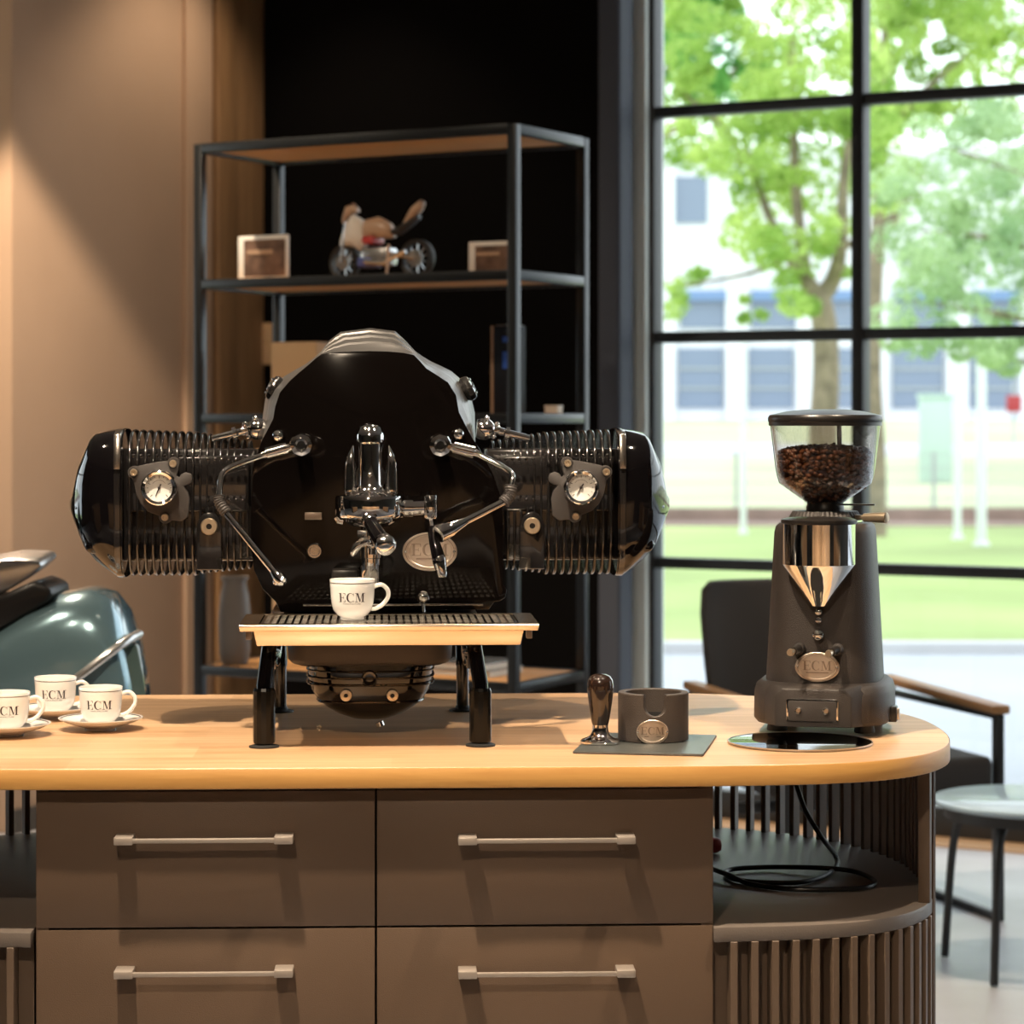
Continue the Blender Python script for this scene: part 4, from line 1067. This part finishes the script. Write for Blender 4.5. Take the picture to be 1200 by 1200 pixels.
# small panel fittings
c_ = p(368.7, 645.8, YP-.004)
bt = part('push_button', lathe(new(), [(0, .004), (.0065, .004), (.0075, .006), (.0095, .006), (.0115, .003), (.0115, 0)], axis((0,-1,0), c_), 32), 'steel', em)
bm = new(); A, B_ = p(357, 609, YP-.004), p(377, 600.5, YP-.004); box(bm, (A.x, YP-.006, A.z), (B_.x, YP-.004, B_.z)); part('type_label', bm, 'badgedark', em, .0003)
# oval badge
def oval_badge(parent, c, rx, rz, R=None, yaxis=None, letter=True):
    """c centre on the surface, facing local -y; R: radius of a cylinder it is bent round"""
    def fn(x, z, d):
        if R: a_ = x/R; return Vector((c[0] + (R+d)*sin(a_), c[1] + R - (R+d)*cos(a_), c[2]+z))
        return Vector((c[0]+x, c[1]-d, c[2]+z))
    def ring(s, d, n=40): return [fn(cos(2*pi*k/n)*rx*s, sin(2*pi*k/n)*rz*s, d) for k in range(n)]
    bm = new(); rows_ = [ring(1, 0), ring(1, .0012), ring(.96, .0017), ring(.80, .0017), ring(.78, .0012), ring(.5, .0012), ring(.2, .0012)]
    loft(bm, rows_, True, False)
    bm.faces.new([bm.verts.new(v) for v in ring(.2, .0012)])
    b = part('badge', bm, 'badge', parent, sharp=30)
    bm = new(); loft(bm, [ring(.905, .0017), ring(.905, .0020), ring(.88, .0020), ring(.88, .0017)], True, False); part('badge_ring', bm, 'badgedark', b)
    h = rz*.62
    bm = new(); lettering(bm, lambda x, y, d: fn(x, y+rz*.10, .0012+d), h); part('badge_lettering', bm, 'badgedark', b, smooth=False)
    bm = new()
    A = [fn(-rx*.5, -rz*.40, .0022), fn(rx*.5, -rz*.40, .0022), fn(rx*.5, -rz*.33, .0022), fn(-rx*.5, -rz*.33, .0022)]
    bm.faces.new([bm.verts.new(v) for v in A]); part('badge_underline', bm, 'badgedark', b, smooth=False)
    for sx in (-1, 1):
        v = fn(sx*rx*.88, 0, .002); bm = new(); ball(bm, v, rz*.09, 10); part('badge_rivet', bm, 'chrome', b)
c_ = p(503.7, 646.4, YP-.004)
oval_badge(em, c_, .0395, .0280)
c_ = p(496, 700, YP-.03)
bm = new(); lathe(bm, [(0, .008), (.005, .0075), (.0088, .004), (.0095, 0), (.0085, -.005), (.005, -.007), (.005, -.03)], axis((0,-1,0), c_), 28); kb = part('drain_knob', bm, 'chrome', em)
part('drain_stem', tube(new(), [p(496, 706, YP-.03), p(496, 717, YP-.03)], .0028, 12), 'chrome', kb)
# --- drip tray
fa, fb = p(280, 733, -.05), p(631.5, 730, -.05)
zt_ = (fa.z+fb.z)/2; zb_ = zt_-.0095
dt = part('drip_tray', loft(new(), [[(fa.x+.001, -.0475, zb_), (fb.x-.001, -.0475, zb_), (fb.x-.001, -.044, zb_), (fa.x+.001, -.044, zb_)], [(fa.x, -.0525, zt_-.003), (fb.x, -.0525, zt_-.003), (fb.x, -.044, zt_-.003), (fa.x, -.044, zt_-.003)], [(fa.x, -.050, zt_), (fb.x, -.050, zt_), (fb.x, -.044, zt_), (fa.x, -.044, zt_)]]), 'tray', em, .0006)
bm = new(); box(bm, (fa.x, -.046, zt_-.005), (fa.x+.026, .14, zt_)); box(bm, (fb.x-.026, -.046, zt_-.005), (fb.x, .14, zt_)); box(bm, (fa.x+.026, .128, zt_-.005), (fb.x-.026, .14, zt_)); box(bm, (fa.x+.026, -.046, zt_-.005), (fb.x-.026, -.036, zt_)); part('tray_rim', bm, 'tray', dt)
apz = p(450, 757.5, -.045).z; al, ar = p(297, 750, -.045).x, p(614, 750, -.045).x
bm = new(); loft(bm, [[(al+.004, -.031, apz), (ar-.004, -.031, apz), (ar-.004, .13, apz), (al+.004, .13, apz)], [(al, -.045, zb_), (ar, -.045, zb_), (ar, .13, zb_), (al, .13, zb_)]]); part('tray_apron', bm, 'tray', dt, .0008)
part('tray_pan', box(new(), (fa.x+.026, -.036, zt_-.0062), (fb.x-.026, .128, zt_-.0052)), 'white', dt)
for hx_ in (fa.x+.008, fb.x-.016):
    part('tray_hook', box(new(), (hx_, -.035, zb_-.012), (hx_+.008, -.02, zb_+.002)), 'badgedark', dt, .001)
# perforated grate
bm = new(); gx0, gx1, gy0, gy1 = fa.x+.030, fb.x-.030, -.034, .126
nx, ny = 34, 8; px_ = (gx1-gx0)/nx; py_ = (gy1-gy0)/ny
for i in range(nx+1):
    x = gx0+i*px_; w = px_*.17; box(bm, (x-w, gy0-.003, zt_-.003), (x+w, gy1+.003, zt_-.0008))
for j in range(ny+1):
    y = gy0+j*py_; w = py_*.22; box(bm, (gx0-.003, y-w, zt_-.0029), (gx1+.003, y+w, zt_-.0007))
part('grate', bm, 'chrome', dt, smooth=False)
# chassis under the body
c0, c1 = p(309, 757, .02).x, p(566, 757, .02).x
part('chassis', box(new(), (c0, .13, apz+.003), (c1, YP+.29, zt_-.004)), 'black', em, .004)
# --- legs
def leg(topx, botx, yl, back=False, sleeve=True):
    top = p(topx, 757, yl); bot = p(botx, 812, yl); zf = 0.0
    x = p(botx, 872, yl).x
    bm = new()
    r = .0105
    tube(bm, [(top.x, yl+.02, apz+.012), (top.x, yl+.018, apz-.002), (x, yl, .085), (x, yl, .07)], [r, r, r*1.02, r], 20)
    lg = part('leg', bm, 'black', em)
    if sleeve:
        zt2 = p(botx, 806, yl).z
        part('leg_sleeve', lathe(new(), [(0, .006), (.0145, .006), (.0152, .009), (.0152, zt2-.004), (.0135, zt2), (0, zt2)], Matrix.Translation((x, yl, 0)), 14), 'legblack', lg, sharp=20)
    else:
        tube_ = part('leg_sleeve', lathe(new(), [(0, .006), (.0095, .006), (.0095, .09), (0, .09)], Matrix.Translation((x, yl, 0)), 16), 'black', lg)
    part('foot', lathe(new(), [(0, 0), (.0205, 0), (.0205, .0022), (.012, .0045), (.0095, .009), (0, .009)], Matrix.Translation((x, yl, 0)), 32), 'rubber', lg)
leg(315, 309.5, .0); leg(556, 563, .0)
leg(326, 328.5, .42, sleeve=False); leg(541, 542, .42, sleeve=False)
# side struts joining the legs
for a_, b_ in ((316, 325), (555, 545)):
    bm = new(); tube(bm, [p(a_, 764, .02), p(b_, 764, .40)], .007, 12); part('cross_strut', bm, 'black', em)
    bm = new(); v = p((a_*.4+b_*.6), 782, .2); tube(bm, spl([(v.x, .04, apz-.005), (v.x, .12, apz-.04), (v.x, .3, apz-.05), (v.x, .4, apz-.01)], 4), .006, 12); part('cross_strut', bm, 'black', em)
# --- sump
yc = .17
sx0 = p(337, 765, yc).x; sx1 = p(530, 765, yc).x; cxs = (sx0+sx1)/2
z_ = lambda py: p(434, py, .09).z
bm = new(); loft(bm, [[(x, y, z) for x, y in sup(cxs, yc, a_, b_, 5, 48)] for z, a_, b_ in ((apz+.004, (sx1-sx0)/2, .10), (z_(774), (sx1-sx0)/2-.002, .098), (z_(779), (sx1-sx0)/2-.008, .094))]); sm = part('sump', bm, 'cast', em, .002)
l0, l1 = p(360, 785, yc).x, p(508, 785, yc).x; cx2 = (l0+l1)/2; hw = (l1-l0)/2
prof = [(z_(777), hw+.014, .092), (z_(781), hw+.014, .092), (z_(781.5), hw, .086), (z_(790), hw-.001, .086), (z_(800), hw-.003, .085), (z_(812), hw-.007, .083), (z_(822), hw-.014, .080), (z_(831), hw-.026, .074), (z_(839), hw-.042, .066), (z_(845), hw-.062, .054), (z_(846.5), hw-.075, .044)]
bm = new(); loft(bm, [[(x, y, z) for x, y in sup(cx2, yc, a_, b_, 3.6, 48)] for z, a_, b_ in prof]); bowl = part('sump_bowl', bm, 'black', em, sharp=50)
for py_2, rr_ in ((787, .0012), (795, .0012), (803, .0012), (824, .0015)):
    k_ = hw-.001 if py_2 < 812 else hw-.016
    b2 = .0855 if py_2 < 812 else .0795
    bm = new(); loop = [(x, y, z_(py_2)) for x, y in sup(cx2, yc, k_+.0006, b2+.0006, 3.6, 48)]
    tube(bm, [Vector(v) for v in loop]+[Vector(loop[0])], rr_*1.3, 6, False); part('rib', bm, 'black', bowl)
for bx in (405.5, 460):
    c_ = p(bx, 815, yc-.084)
    bm = new(); lathe(bm, [(.0028, -.001), (.0028, .003), (.0035, .0035), (.0078, .003), (.0085, .001), (.0085, -.003)], axis((0,-1,0), c_), 24); bo = part('bolt', bm, 'brass', bowl)
    bm = new(); lathe(bm, [(0, .0005), (.0029, .0005), (.0029, -.002)], axis((0,-1,0), c_), 12); part('bolt_hole', bm, 'dark', bowl)
c_ = p(433, 795, yc-.087)
bm = new(); lathe(bm, [(0, -.004), (.006, -.004), (.0062, .002), (.0095, .003), (.0115, .001), (.0115, -.004)], axis((0,-1,0), c_), 24); part('drain_port', bm, 'fin', bowl)
bm = new(); tube(bm, [p(444, 846, yc-.02), p(446, 851, yc-.02)], .006, 12); part('drain_plug', bm, 'chrome', bowl)

# ============================================================ CUPS
CH, CR = .057, .0315
CPROF = [(.0155, 0), (.017, .002), (.0165, .0045), (.0215, .008), (.0262, .014), (.0288, .022), (.0300, .032), (.0308, .045), (.0315, .0565)]
def cup_r(z):
    for (r0, z0), (r1, z1) in zip(CPROF, CPROF[1:]):
        if z0 <= z <= z1: return r0 + (r1-r0)*(z-z0)/(z1-z0)
    return CPROF[-1][0]
def make_cup(fr, label, saucer_label=None):
    t = thing('espresso_cup', fr, label, 'cup', 'white espresso cups with dark lettering')
    prof = [(0, .002), (.013, .002), (.0135, 0)] + CPROF + [(.0312, .057), (.0300, .0565), (.0290, .045), (.0280, .030), (.0262, .020), (.021, .012), (.012, .009), (0, .0085)]
    part('bowl', lathe(new(), prof, seg=56), 'porcelain', t)
    h = spl([(.0285, 0, .046), (.040, 0, .049), (.0485, 0, .042), (.049, 0, .032), (.042, 0, .022), (.033, 0, .0165), (.026, 0, .0155)], 6)
    bm = new(); tube(bm, h, .0030, 12)
    part('handle', bm, 'porcelain', t)
    part('rim_line', lathe(new(), [(.0310, .0520), (.03155, .0522), (.0316, .0527), (.0311, .0529)], seg=56), 'ink', t)
    def fn(x, y, d):
        z = .033 + y; r = cup_r(z) + d; a_ = x/.031; return Vector((r*sin(a_), -r*cos(a_), z))
    bm = new(); lettering(bm, fn, .0125); small_text(bm, 'MANUFACTURE', lambda x, y, d: fn(x, y-.0087, d), .0019, .026)
    part('lettering', bm, 'ink', t, smooth=False)
    return t
trz = CZ + zt_ - .0007
def world_at(px, D): return (px-600)*D/F
D0 = 3.50
cup0 = make_cup(Fr(world_at(413, D0), D0, trz, 2), 'white lettered espresso cup standing alone on the drip tray under the spout')
spots = [(118, 3.66, 'nearest of the cups on saucers, right of the group, lettered white', 5), (65, 3.80, 'rearmost lettered white cup, between and behind the other two on saucers', 5), (9, 3.59, 'leftmost lettered white cup, cut off by the left edge of the photo', 5)]
sauc0 = None
def make_saucer(fr, label):
    t = thing('saucer', fr, label, 'saucer', 'white saucers under the left cups')
    part('dish', lathe(new(), [(0, .003), (.018, .003), (.020, 0), (.0225, 0), (.023, .003), (.036, .007), (.052, .012), (.0605, .0165), (.0608, .0178), (.059, .0180), (.050, .0142), (.035, .0095), (.023, .007), (.0215, .0052), (0, .005)], seg=64), 'porcelain', t)
    part('rim_line', lathe(new(), [(.0560, .0168), (.0575, .01745), (.0575, .0177), (.0560, .01705)], seg=64), 'ink', t)
    return t
for px_, D_, lab, rot in spots:
    x = world_at(px_, D_)
    sl_ = lab.split(' lettered')[0]
    place = {118: 'right-hand', 65: 'rear', 9: 'left-hand'}[px_]
    if sauc0 is None: sa = sauc0 = make_saucer(Fr(x, D_, CZ), '')
    else: sa = again(sauc0); sa.location = (x, D_, CZ)
    sa['label'] = place + ' white saucer with a thin dark rim line, carrying a cup on the oak worktop'
    c = again(cup0); c.location = (x, D_, CZ+.0053); c.rotation_euler = (0, 0, radians(rot)); c['label'] = lab

# ============================================================ TAMPING MAT, TAMPER, KNOCK BOX
TM = Fr(.185, 3.483, CZ, -9.5)
mt_ = thing('tamping_mat', TM, 'dark flat square mat under the tamper and the round box', 'mat')
part('mat_sheet', slab(new(), rrect(-.0875, -.105, .0875, .105, .003), 0, .0035), 'felt', mt_, .0006)
part('mat_edge', loft(new(), [[(x, y, z) for x, y in rrect(-a_, -b_, a_, b_, .003)] for z, a_, b_ in ((.0008, .0876, .1051), (.0015, .0879, .1054), (.0022, .0876, .1051))], True, False), 'knock', mt_)
ZM = CZ+.0036
D_ = 3.475
TP = Fr(world_at(703.5, D_), D_, ZM)
tp = thing('tamper', TP, 'tamper with dark pear-shaped handle and chrome foot on the mat', 'tamper')
zz = lambda py: EYE - (py-HZ)*D_/F - ZM
part('base', lathe(new(), [(0, 0), (.0265, 0), (.0275, .001), (.0275, zz(868)), (.0255, zz(866)), (.0185, zz(864)), (.0135, zz(861)), (.0112, zz(856)), (.0108, zz(852)), (.0108, zz(849)), (0, zz(849))], seg=48), 'chrome', tp)
part('handle', lathe(new(), [(0, zz(850)), (.0105, zz(850)), (.0120, zz(846)), (.0140, zz(836)), (.0165, zz(822)), (.0180, zz(810)), (.0182, zz(803)), (.0172, zz(797)), (.0140, zz(792.5)), (.0080, zz(790)), (0, zz(789.3))], seg=40), mat('dark_lacquered_handle', (.020, .011, .008), .14, 0, 1), tp)
D_ = 3.52
KB = Fr(world_at(765.5, D_), D_, ZM, 0)
kb = thing('knock_box', KB, 'round dark metal box with a U-shaped notch and oval badge, on the mat', 'container')
RO, RI, HH, FL = .0490, .0385, .0665, .012
def notch(x):
    w, r = .0160, .0160; zb = .037
    if abs(x) >= w: return HH
    return zb + r - sqrt(max(0, r*r - x*x)) if False else min(HH, zb + r - sqrt(max(0, r*r-x*x)))
angs = []
N = 96
aw = math.asin(.0160/RO)
base_a = [-pi/2]
for k in range(N+1): angs.append(-pi/2 + 2*pi*k/N)
extra = []
for k in range(-14, 15): extra.append(-pi/2 + aw*k/14)
extra += [-pi/2-aw*1.0005, -pi/2+aw*1.0005]
angs = sorted({round(((a_+pi) % (2*pi))-pi, 7) for a_ in angs+extra})
bm = new(); cols_ = []
for a_ in angs:
    x = RO*cos(a_) if sin(a_) < 0 else 9
    zt2 = notch(x)
    if abs(x) < .0160001 and zt2 > .0529: zt2 = .053
    if abs(abs(x)-.0160) < 1e-6: zt2 = .053
    if abs(x) > .0160: zt2 = HH
    ca, sa = cos(a_), sin(a_)
    cols_.append([bm.verts.new(v) for v in ((RO*ca, RO*sa, .001), ((RO)*ca, RO*sa, zt2-.0012), ((RO-.001)*ca, (RO-.001)*sa, zt2), ((RI+.001)*ca, (RI+.001)*sa, zt2), (RI*ca, RI*sa, zt2-.0012), (RI*ca, RI*sa, FL))])
n = len(cols_)
for i in range(n):
    a_, b_ = cols_[i], cols_[(i+1) % n]
    for j in range(5): bm.faces.new((a_[j], b_[j], b_[j+1], a_[j+1]))
bm.faces.new([c[0] for c in cols_][::-1]); bm.faces.new([c[5] for c in cols_])
part('box_body', bm, 'knock', kb, sharp=35)
part('box_liner', lathe(new(), [(0, FL+.001), (RI-.001, FL+.001), (RI-.0006, .034), (RI-.0016, .034), (RI-.002, FL+.002), (0, FL+.002)], seg=48), 'rubber', kb)
part('box_foot', lathe(new(), [(0, 0), (RO-.003, 0), (RO-.003, .0012), (0, .0012)], seg=48), 'rubber', kb)
oval_badge(kb, Vector((-.0035, -RO, EYE - (858-HZ)*3.47/F - ZM)), .0222, .0168, R=RO)

# ============================================================ GRINDER
GY = 3.665
GF = Fr(world_at(967, GY), GY, CZ, -13)
gr = thing('coffee_grinder', GF, 'tall dark grey coffee grinder with clear bean hopper and chrome funnel', 'grinder')
g = GF.p
gz = lambda py, yl=0: EYE - (py-HZ)*(GY+yl)/F - CZ
def rs(cx, cy, a_, b_, pw, z, n=56): return [(x, y, z) for x, y in sup(cx, cy, a_, b_, pw, n)]
# base
zb0, zb1 = .014, gz(800, -.08)
bm = new(); loft(bm, [rs(0, 0, .094, .108, 3.6, .017), rs(0, 0, .0985, .112, 3.6, .023), rs(0, 0, .098, .111, 3.6, zb1-.016), rs(0, 0, .0955, .108, 3.4, zb1-.006), rs(0, 0, .088, .10, 3.2, zb1)]); gb = part('base', bm, 'powder', gr, sharp=60)
# front console block
A = g(921, 810, -.12); zf1 = gz(808, -.125); zf0 = gz(853, -.125)
cxp = -.004
bm = new(); o_ = [(cxp-.053, zf0), (cxp+.053, zf0), (cxp+.053, zf1-.012), (cxp+.043, zf1), (cxp-.043, zf1), (cxp-.053, zf1-.012)]
loft(bm, [[(x*1.0, -.124, z) for x, z in o_], [(x+(.02 if x > cxp else -.02), -.095, z+(.0 if z < .03 else .006)) for x, z in o_]]); part('console', bm, 'powder', gr, .003, 3)
c_ = Vector((cxp-.001, -.1245, gz(833, -.12)))
bm = new(); prism(bm, [(c_.x+x, c_.z+z) for x, z in rrect(-.0365, -.0165, .0365, .0165, .004)], -.1265, -.1240); cpn = part('control_plate', bm, 'chrome', gr, .0006)
bm = new(); prism(bm, [(c_.x+x, c_.z+z) for x, z in rrect(-.0338, -.0140, .0338, .0140, .003)], -.1272, -.1260); part('plate_face', bm, 'powder', cpn, .0002)
for dx in (-.0195, .0195):
    bm = new(); lathe(bm, [(0, .001), (.003, .001), (.0045, .0025), (.0052, .0015), (.0052, 0)], axis((0,-1,0), (c_.x+dx, -.1272, c_.z)), 20); part('plate_screw', bm, 'chrome', cpn)
# feet
for x in (-.062, .062):
    for y in (-.062, .075):
        f0 = .0042 if y < 0 else 0
        part('foot', lathe(new(), [(0, f0), (.014, f0), (.015, f0+.002), (.013, .0175), (0, .0175)], Matrix.Translation((x, y, 0)), 24), 'rubber', gr)
# tapering tower
zt0, zt1 = zb1-.002, gz(612)
bm = new(); T_ = [(0, .0825, .098), (.25, .0795, .0945), (.5, .0765, .0905), (.75, .0735, .086), (.94, .0712, .082), (.98, .069, .080), (1, .064, .075)]
loft(bm, [rs(0, .004, a_, b_, 3.4, zt0+(zt1-zt0)*t) for t, a_, b_ in T_]); part('tower', bm, 'powder', gr, sharp=60)
# side switch
c_ = Vector((.0985, -.03, gz(831))); part('side_switch', box(new(), (.094, -.045, c_.z-.011), (.106, -.022, c_.z+.011)), 'plasticblack', gr, .0015)
part('switch_key', box(new(), (.105, -.040, c_.z-.008), (.1095, -.027, c_.z+.008)), 'badge', gr, .001)
# collar, gear ring, neck
gxh = 0
part('adjustment_collar', lathe(new(), [(0, zt1-.004), (.052, zt1-.004), (.052, zt1+.006), (.050, zt1+.010), (.046, zt1+.0165), (0, zt1+.0165)], seg=96, wob=lambda k: .02 if k % 2 else 0), 'cast', gr, sharp=25)
part('collar_band', lathe(new(), [(.0525, zt1+.001), (.0535, zt1+.001), (.0535, zt1+.004), (.0525, zt1+.004)], seg=64), 'chrome', gr)
zn0, zn1 = zt1+.0165, gz(588)
part('neck', lathe(new(), [(0, zn0-.001), (.027, zn0-.001), (.0275, zn0+.006), (.026, zn0+.009), (.0265, zn1), (0, zn1)], seg=40), 'plasticblack', gr)
bm = new(); box(bm, (.02, -.035, zn1-.004), (.074, -.026, zn1-.0015)); part('slide_tab', bm, 'plasticblack', gr, .0006)
bm = new(); tube(bm, [(.044, -.02, zt1+.0085), (.058, -.027, zt1+.0085), (.059, -.0275, zt1+.0085), (.084, -.04, zt1+.009), (.0915, -.0435, zt1+.009), (.0925, -.044, zt1+.009)], [.0035, .0035, .006, .0078, .0078, .0065], 20); part('adjustment_handle', bm, 'brass', gr)
# hopper
hz0, hz1, hz2, hz3 = gz(590), gz(566), gz(558), gz(494)
def hop(d): return [(.025-d, hz0), (.0665-d, hz1), (.0695-d, hz2), (.0718-d, hz2+.012), (.0800-d, hz3)]
part('hopper', lathe(new(), hop(0)+hop(.0025)[::-1], seg=72), 'hopper', gr, label='clear smoky bean hopper')
part('hopper_lid', lathe(new(), [(0, hz3-.001), (.0815, hz3-.001), (.0825, hz3+.001), (.0825, hz3+.006), (.0800, hz3+.0095), (.055, hz3+.0150), (.030, hz3+.0175), (0, hz3+.018)], seg=72), 'plasticblack', gr)
part('lid_band', lathe(new(), [(.0801, hz3-.006), (.0815, hz3-.006), (.0815, hz3-.001), (.0801, hz3-.001)], seg=72), 'plasticblack', gr)
bm = new(); tube(bm, [(.018, .02, hz3), (.019, .02, gz(526))], .0035, 8); part('hopper_rod', bm, 'plasticblack', gr)
# beans
def rin(z):
    H_ = hop(.0032)
    if z <= H_[0][1]: return H_[0][0]
    for (r0, z0), (r1, z1) in zip(H_, H_[1:]):
        if z0 <= z <= z1: return r0 + (r1-r0)*(z-z0)/(z1-z0)
    return H_[-1][0]
rnd = random.Random(4)
bean = bmesh.new(); bmesh.ops.create_icosphere(bean, subdivisions=1, radius=1)
BV = [v.co.copy() for v in bean.verts]; BFc = [[v.index for v in f.verts] for f in bean.faces]; bean.free()
verts, faces = [], []
ztopb = gz(531)
def addbean(x, y, z, nrm=None):
    s = Matrix.Diagonal((.0062*rnd.uniform(.85, 1.15), .0046, .0036))
    q_ = Vector((rnd.gauss(0,1), rnd.gauss(0,1), rnd.gauss(0,.5))).to_track_quat('X', 'Z').to_matrix()
    o = len(verts)
    for v in BV: verts.append(tuple(q_ @ (s @ v) + Vector((x, y, z))))
    for f in BFc: faces.append([o+i for i in f])
z = hz0+.004
while z < ztopb:
    r = rin(z) - .0045; nb = max(4, int(2*pi*r/.0090))
    for k in range(nb):
        a_ = 2*pi*(k + rnd.random()*.6)/nb; rr2 = r - rnd.uniform(0, .003)
        addbean(rr2*cos(a_), rr2*sin(a_), z + rnd.uniform(-.0035, .0035))
    z += .0058
for k in range(420):
    a_ = rnd.uniform(0, 2*pi); r = (rin(ztopb)-.007)*sqrt(rnd.random())
    addbean(r*cos(a_), r*sin(a_), ztopb + (1-(r/.07)**2)*.008 + rnd.uniform(-.001, .0025))
me = bpy.data.meshes.new('coffee_beans'); me.from_pydata(verts, [], faces); me.materials.append(M['bean'])
for f in me.polygons: f.use_smooth = True
o = bpy.data.objects.new('coffee_beans', me); COL.objects.link(o); o.parent = gr; o['kind'] = 'stuff'; o['label'] = 'roasted coffee beans filling the hopper'
part('bean_core', lathe(new(), [(0, hz0+.002)] + [(max(.005, rin(z_2)-.010), z_2) for z_2 in (hz0+.003, hz1, hz2, ztopb-.004)] + [(0, ztopb+.004)], seg=32), 'bean', gr)
# chrome funnel
FY = -.098
zc1, zc0, zcb = gz(613, FY), gz(662, FY), gz(710, FY)
FM = Matrix.Translation((.0015, FY, 0))
fu = part('funnel', lathe(new(), [(.009, zcb), (.0115, zcb), (.0505, zc0-.001), (.0515, zc0+.001), (.0515, zc1), (.0500, zc1), (.0500, zc0+.002), (.010, zcb+.002)], FM, 72), 'chrome', gr, sharp=25)
part('funnel_lid', lathe(new(), [(0, zc1-.001), (.0525, zc1-.001), (.0535, zc1+.001), (.0530, zc1+.005), (.045, zc1+.0075), (0, zc1+.0085)], FM, 56), 'plasticblack', fu)
bm = new(); box(bm, (-.02, FY, zc0-.02), (.023, -.06, zc1-.004)); part('funnel_bracket', bm, 'powder', fu, .003)
# knobs below
def gl(px, py, yl): return g(px, py, yl)
fr_y = -.094
for (px2, py2, r, yy) in ((959, 717, .0055, -.094), (959, 727, .0048, -.096), (958.5, 744, .0086, -.098)):
    c_ = g(px2, py2, yy); bm = new(); lathe(bm, [(0, r*.7), (r*.5, r*.62), (r*.85, r*.3), (r, 0), (r*.9, -.004), (r*.5, -.006), (r*.5, -.02)], axis((0,-1,0), c_), 24); part('knob', bm, 'chrome', gr)
for (a_, b_) in (((925.5, 765), (937, 760)), ((970.5, 766.5), (981.5, 761))):
    p0, p1 = g(a_[0], a_[1], -.150), g(b_[0], b_[1], -.095)
    bm = new(); tube(bm, [p1, p0.lerp(p1, .35)], .0055, 16); fk = part('fork_peg', bm, 'plasticblack', gr)
    bm = new(); tube(bm, [p0.lerp(p1, .4), p0.lerp(p1, .12), p0.lerp(p1, .1), p0], [.0035, .0035, .0055, .0045], 16); part('peg_end', bm, 'brass', fk)
    bm = new(); lathe(bm, [(0, 0), (.0085, 0), (.0085, .004), (.006, .008), (0, .008)], axis((0,-1,0), (p1.x, -.092, p1.z)), 20); part('peg_nut', bm, 'cast', fk)
c_ = g(957.5, 782, -.099); oval_badge(gr, Vector((c_.x, -.0955, c_.z)), .0315, .0212, R=.5)

# mirror-like round plate under the grinder's front
DP = Fr(world_at(937.5, 3.505), 3.505, CZ)
dp = thing('drip_plate', DP, 'thin round mirror-polished plate on the worktop under the grinder front', 'plate')
part('plate_disc', lathe(new(), [(0, 0), (.0985, 0), (.0998, .0008), (.0998, .0026), (.0990, .0034), (.0975, .0030), (0, .0028)], seg=96), mat('dark_mirror_steel', (.34, .33, .32), .05, 1), dp)
part('plate_rim', lathe(new(), [(.0985, .0024), (.1003, .0024), (.1003, .0038), (.0985, .0038), (.0985, .0024)], seg=96), 'badge', dp)
